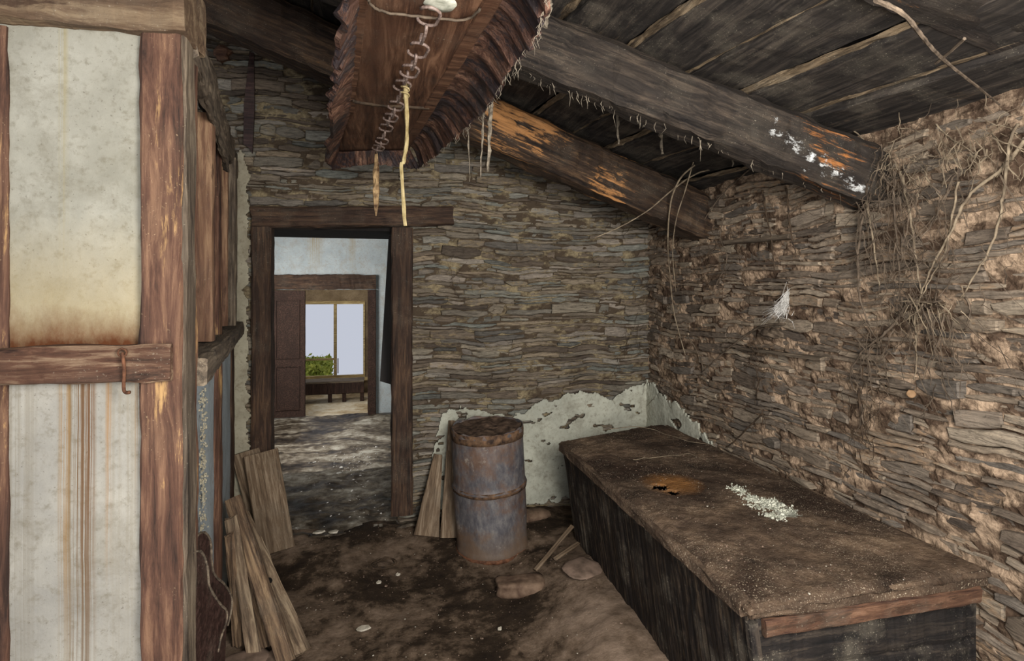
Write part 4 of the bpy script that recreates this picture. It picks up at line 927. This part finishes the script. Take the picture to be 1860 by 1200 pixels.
# ------------------------------------------------------------------ vines, roots and other things on the right wall
def vine(px, r0, mat, label, cat='vine', group='dry vines hanging on the right wall', off=.06, name='dry_vine', Xw=None, seed=0, lift=None):
    P = []
    for i, (a, b) in enumerate(px):
        o_ = off + .02 * N(i * 1.3, seed)
        P.append(onX(a, b, WX - o_))
    P = smooth_path(P, 6); P = [p + Vector((.004 * N(i * .6, seed), .005 * N(i * .5, seed, 3), .005 * N(i * .5, seed, 6))) for i, p in enumerate(P)]
    V, Fc = tube_geo(P, [r0 * (1.1 - .6 * i / len(P)) for i in range(len(P))], 6, .5)
    return tag(mk(name, V, Fc, mat, recentre=True, smooth=True), label, cat, group)
VN = [
    ([(1862, 255), (1815, 310), (1770, 345), (1745, 380), (1728, 420), (1700, 470), (1680, 515), (1665, 560)], .0052, M_rootl, 'thickest pale vine sweeping down from the right picture edge'),
    ([(1850, 225), (1832, 265), (1826, 330), (1815, 400), (1795, 460), (1770, 500), (1745, 540)], .0045, M_rootl, 'long pale vine dropping nearest the right picture edge'),
    ([(1573, 300), (1572, 340), (1580, 400), (1590, 470), (1598, 520)], .0045, M_rootl, 'upright vine starting at the end of the middle beam'),
    ([(1636, 310), (1645, 350), (1655, 400), (1662, 460), (1670, 515), (1676, 540)], .0045, M_rootl, 'vine running straight down into the root knot'),
    ([(1625, 310), (1624, 370), (1630, 440), (1633, 500), (1632, 530)], .004, M_root, 'brown vine just left of the one entering the root knot'),
    ([(1573, 375), (1562, 430), (1558, 500), (1565, 550), (1580, 595), (1592, 615)], .005, M_root, 'bowed vine curving down from the middle beam end'),
    ([(1668, 540), (1645, 555), (1622, 590), (1595, 615), (1565, 640), (1545, 675), (1548, 700), (1562, 725), (1568, 770)], .0052, M_root, 'thick root sweeping down left from the root knot'),
    ([(1745, 300), (1728, 330), (1710, 370), (1690, 410), (1665, 440)], .0035, M_root, 'short slanting vine above the root knot, left of the thickest vine'),
    ([(1740, 330), (1728, 400), (1715, 460), (1690, 505), (1672, 540)], .0035, M_rootl, 'slender vine running diagonally from upper right to the knot'),
    ([(1665, 545), (1662, 590), (1664, 640), (1662, 690)], .003, M_rootl, 'straight thin root hanging below the root knot'),
    ([(1715, 570), (1708, 610), (1690, 650), (1675, 690)], .003, M_root, 'thin root slanting down from the right of the knot'),
    ([(1755, 540), (1762, 560), (1757, 590), (1748, 600)], .0035, M_root, 'hooked root end right of the root knot'),
    ([(1248, 608), (1262, 630), (1275, 660), (1280, 690)], .0035, M_root, 'short vine tip below the long corner vine'),
    ([(1372, 300), (1335, 330), (1310, 355), (1288, 385), (1270, 415)], .004, M_root, 'slanting root across the end of the rear beam'),
    ([(1385, 345), (1392, 390), (1402, 440), (1406, 490)], .0045, M_rootd, 'dark upright root on the stones between the two beam ends, left one'),
    ([(1428, 340), (1432, 390), (1438, 430), (1446, 465)], .0045, M_rootd, 'dark upright root on the stones just left of the middle beam end'),
    ([(1425, 588), (1385, 592), (1350, 612), (1320, 635), (1292, 660), (1275, 675)], .006, M_root, 'thick dead branch slanting below the bird nest'),
    ([(1385, 750), (1360, 775), (1335, 800), (1318, 812)], .004, M_rootd, 'dark stick jutting from the wall above the chest'),
    ([(1315, 390), (1308, 430), (1320, 470), (1300, 520), (1280, 560)], .003, M_root, 'thin crooked vine beside the rear beam end'),
    ([(1560, 705), (1563, 760), (1568, 800)], .005, M_rootd, 'dark root hanging low above the chest middle'),
    ([(1500, 235), (1540, 232), (1565, 250), (1580, 275)], .0035, M_rootl, 'pale curled vine on top of the middle beam end'),
    ([(1700, 225), (1718, 245), (1745, 262), (1780, 285)], .003, M_rootl, 'pale twig crossing the wall top above the tangle'),
]
for i, (px, r0, mt, lb) in enumerate(VN): vine(px, r0, mt, lb, seed=i * 2.7, off=.055)
# pale vines hanging over the front of the rear beam
for pts, r0, lb in (([(1272, 255, 2.55), (1258, 300, 2.58), (1245, 345, 2.6), (1228, 400, 2.68), (1222, 460, 2.8), (1228, 530, 2.9)], .0036, 'straight pale vine crossing the rear beam, right one of a pair'),
                    ([(1262, 300, 2.56), (1235, 325, 2.6), (1218, 370, 2.68), (1213, 440, 2.82), (1217, 500, 2.95), (1223, 560, 3.0), (1235, 610, 2.98), (1245, 645, 2.95)], .0046, 'long bowed pale vine hanging from the rear beam down the wall corner')):
    P = smooth_path([onY(*p) for p in pts], 6); V, Fc = tube_geo(P, [r0 * (1.1 - .5 * i / len(P)) for i in range(len(P))], 6, .5)
    tag(mk('dry_vine', V, Fc, M_rootl, recentre=True, smooth=True), lb, 'vine', 'dry vines hanging on the right wall')
# vine crossing in front of the rear beam and back wall
P = smooth_path([onY(x, y, 2.62) for x, y in [(1355, 290), (1300, 305), (1260, 318), (1215, 350), (1180, 380), (1130, 410), (1080, 432)]], 6)
V, Fc = tube_geo(P, [.0042 * (1.1 - .6 * i / len(P)) for i in range(len(P))], 6, .5); tag(mk('dry_vine', V, Fc, M_rootl, recentre=True), 'long pale vine slanting left over the rear beam to the back wall', 'vine', 'dry vines hanging on the right wall')
# long dangling root under the roof at the top right
P = smooth_path([onZ(x, y, 2.02) for x, y in [(1590, 0), (1640, 25), (1670, 60), (1700, 95), (1740, 130), (1785, 165), (1815, 190)]], 6)
V, Fc = tube_geo(P, [.0045 * (1.1 - .5 * i / len(P)) for i in range(len(P))], 6, .5); tag(mk('dry_vine', V, Fc, M_root, recentre=True), 'long root dangling under the roof planks at the top right', 'vine', 'dry vines hanging on the right wall')
P = [onZ(1752, 70, 2.02), onZ(1728, 92, 2.02), onZ(1700, 115, 2.02)]; V, Fc = tube_geo(P, .0035, 5, .4); tag(mk('dry_vine', V, Fc, M_root, recentre=True), 'short twig crossing the root under the roof planks', 'vine', 'dry vines hanging on the right wall')
# fine root mats (nobody could count these)
def mat_roots(name, centres, n, seed, label, mat, on='X', ln=(.06, .2), r0=.0014):
    r = random.Random(seed); pc = []
    for k in range(n):
        cx_, cy_, sx, sy = r.choice(centres); px = r.gauss(cx_, sx); py = r.gauss(cy_, sy)
        p = onX(px, py, WX - r.uniform(.035, .09)) if on == 'X' else onY(px, py, WY - r.uniform(.035, .08))
        if p.z > 2.03: continue
        d_ = Vector((0, r.gauss(0, .6), -1)) if on == 'X' else Vector((r.gauss(0, .5), 0, -1))
        if r.random() < .3: d_ = Vector((0, r.gauss(0, 1), r.gauss(0, .6))) if on == 'X' else Vector((r.gauss(0, 1), 0, r.gauss(0, .6)))
        d_.normalize(); L = r.uniform(*ln); P = []
        for t in range(7):
            q = p + d_ * (L * t / 6); w_ = .018 * N(t * .5, k * 1.7) ; q += Vector((.012 * N(t * .6, k), w_ if on == 'X' else 0, w_))
            if on == 'X': q.x = min(q.x, WX - .03)
            P.append(q)
        rad = r0 * r.uniform(.6, 1.8); pc.append(tube_geo(P, [rad * (1 - .1 * t) for t in range(7)], 4))
    V, Fc = join(pc); tag(mk(name, V, Fc, mat), label, 'roots', kind='stuff')
mat_roots('root_mat', [(1640, 330, 45, 30), (1690, 380, 60, 60), (1640, 470, 50, 60), (1690, 560, 40, 30), (1700, 620, 50, 50), (1590, 620, 25, 60), (1600, 400, 25, 50), (1570, 290, 25, 25)], 330, 2, 'tangled mat of fine roots on the right wall', M_root)
mat_roots('root_mat', [(1700, 250, 70, 20), (1650, 300, 50, 20), (1780, 250, 50, 20), (1680, 555, 25, 14)], 130, 5, 'pale fine roots fringing the top of the right wall', M_rootl, ln=(.04, .14))
mat_roots('root_mat', [(1200, 470, 18, 60), (1195, 580, 14, 60), (1205, 690, 14, 40), (1320, 450, 30, 60), (1370, 680, 16, 40), (1570, 740, 30, 40), (1240, 420, 30, 30)], 190, 7, 'dark fine roots clinging to the wall corner', M_rootd, ln=(.04, .15))
mat_roots('root_mat', [(1165, 560, 10, 80), (1150, 400, 30, 20), (1130, 640, 12, 40), (820, 490, 3, 25)], 55, 8, 'dark fine roots on the back wall beside the corner', M_rootd, on='Y', ln=(.04, .16))
# root knot dirt, nest, cobweb, log stub, ledge slab, dark stake
def blob(px, py, X, s, mat, label, cat, name, seed, sc=(.6, 1, .8)):
    c = onX(px, py, X); V = []; nu, nv = 20, 12
    for j in range(nv + 1):
        ph = pi * j / nv
        for i in range(nu):
            a = 2 * pi * i / nu; d_ = Vector((sin(ph) * cos(a) * sc[0], sin(ph) * sin(a) * sc[1], cos(ph) * sc[2])); k = 1 + .35 * N(d_.x * 3 + seed, d_.y * 3, d_.z * 3) + .2 * N(d_.x * 9, d_.y * 9 + seed, d_.z * 9)
            V.append(c + d_ * s * k)
    Fc = [(j * nu + i, j * nu + (i + 1) % nu, (j + 1) * nu + (i + 1) % nu, (j + 1) * nu + i) for j in range(nv) for i in range(nu)]
    return tag(mk(name, V, Fc, mat, recentre=True), label, cat)
blob(1400, 605, WX - .045, .045, M_root, 'small mud and twig nest on the ledge of the right wall', 'nest', 'bird_nest', 3, (.8, 1.6, .55))
blob(1690, 553, WX - .03, .03, M_rootd, 'knotted clump of dirt where the vines meet on the right wall', 'root clump', 'root_knot', 7, (.7, 1.7, .7))
# spider web: fan of fine white strands above the nest
pc = []; r = random.Random(8); a0 = onX(1432, 538, WX - .05)
for k in range(95):
    e = onX(r.uniform(1375, 1425), r.uniform(560, 592) , WX - .055); s_ = a0 + Vector((0, r.gauss(0, .006), r.gauss(0, .02)))
    pc.append(tube_geo([s_, s_.lerp(e, .5) + Vector((0, r.gauss(0, .006), -.010)), s_.lerp(e, r.uniform(.4, 1))], [.0009, .0006, .0003], 3))
for k in range(34):
    s_ = onX(r.gauss(1425, 5), r.gauss(560, 12), WX - .055); pc.append(tube_geo([s_, s_ + Vector((0, r.gauss(0, .02), r.gauss(0, .02)))], [.0012, .0005], 3))
V, Fc = join(pc); tag(mk('spider_web', V, Fc, M_white), 'dense white spider web stretched above the nest', 'cobweb')
c = onX(1655, 715, WX - .05); tc = (EY - c).normalized(); V, Fc = tube_geo([c - tc * .09, c, c + tc * .003], [.014, .014, .012], 16, .1)
tag(mk('log_stub', V, Fc, [M_log], recentre=True), 'round sawn branch stub poking from the right wall', 'stub')
a = onX(1345, 632, WX - .03); b = onX(1500, 652, WX - .03); V, Fc = bar_geo((b - a).length, .06, .012, jit=.004)
tag(mk('wall_ledge', V, Fc, M_grey, None, basis(a, b)), 'thin grey slat sticking out of the right wall under the nest', 'ledge')
a = onX(1320, 440, WX - .04); b = onX(1438, 430, WX - .04); V, Fc = bar_geo((b - a).length, .04, .02, jit=.004)
tag(mk('wall_ledge', V, Fc, M_grey, None, basis(a, b)), 'mossy wooden slat set in the right wall beside the rear beam end', 'ledge')
a = onX(1442, 445, WX - .045); b = onX(1562, 452, WX - .045)
# thin dark stake hanging on the back wall, upper left
q = [onY(453, 95, WY - .05), onY(461, 96, WY - .05), onY(462, 200, WY - .05), onY(458, 278, WY - .05), onY(452, 268, WY - .05), onY(442, 262, WY - .05), onY(443, 190, WY - .05)]
V, Fc = prism(q, (0, .02, 0)); tag(mk('dark_stake', V, Fc, M_dark, recentre=True), 'thin dark wooden stake on the back wall left of the hood', 'stake')
c = onY(403, 96, WY - .045); V, Fc = tube_geo([c + Vector((0, .06, 0)), c + Vector((0, 0, 0)), c + Vector((0, -.012, 0))], [.05, .045, .03], 12, .5)
tag(mk('log_stub', V, Fc, M_strip, recentre=True), 'rusty brown beam end in the back wall above the partition', 'stub')
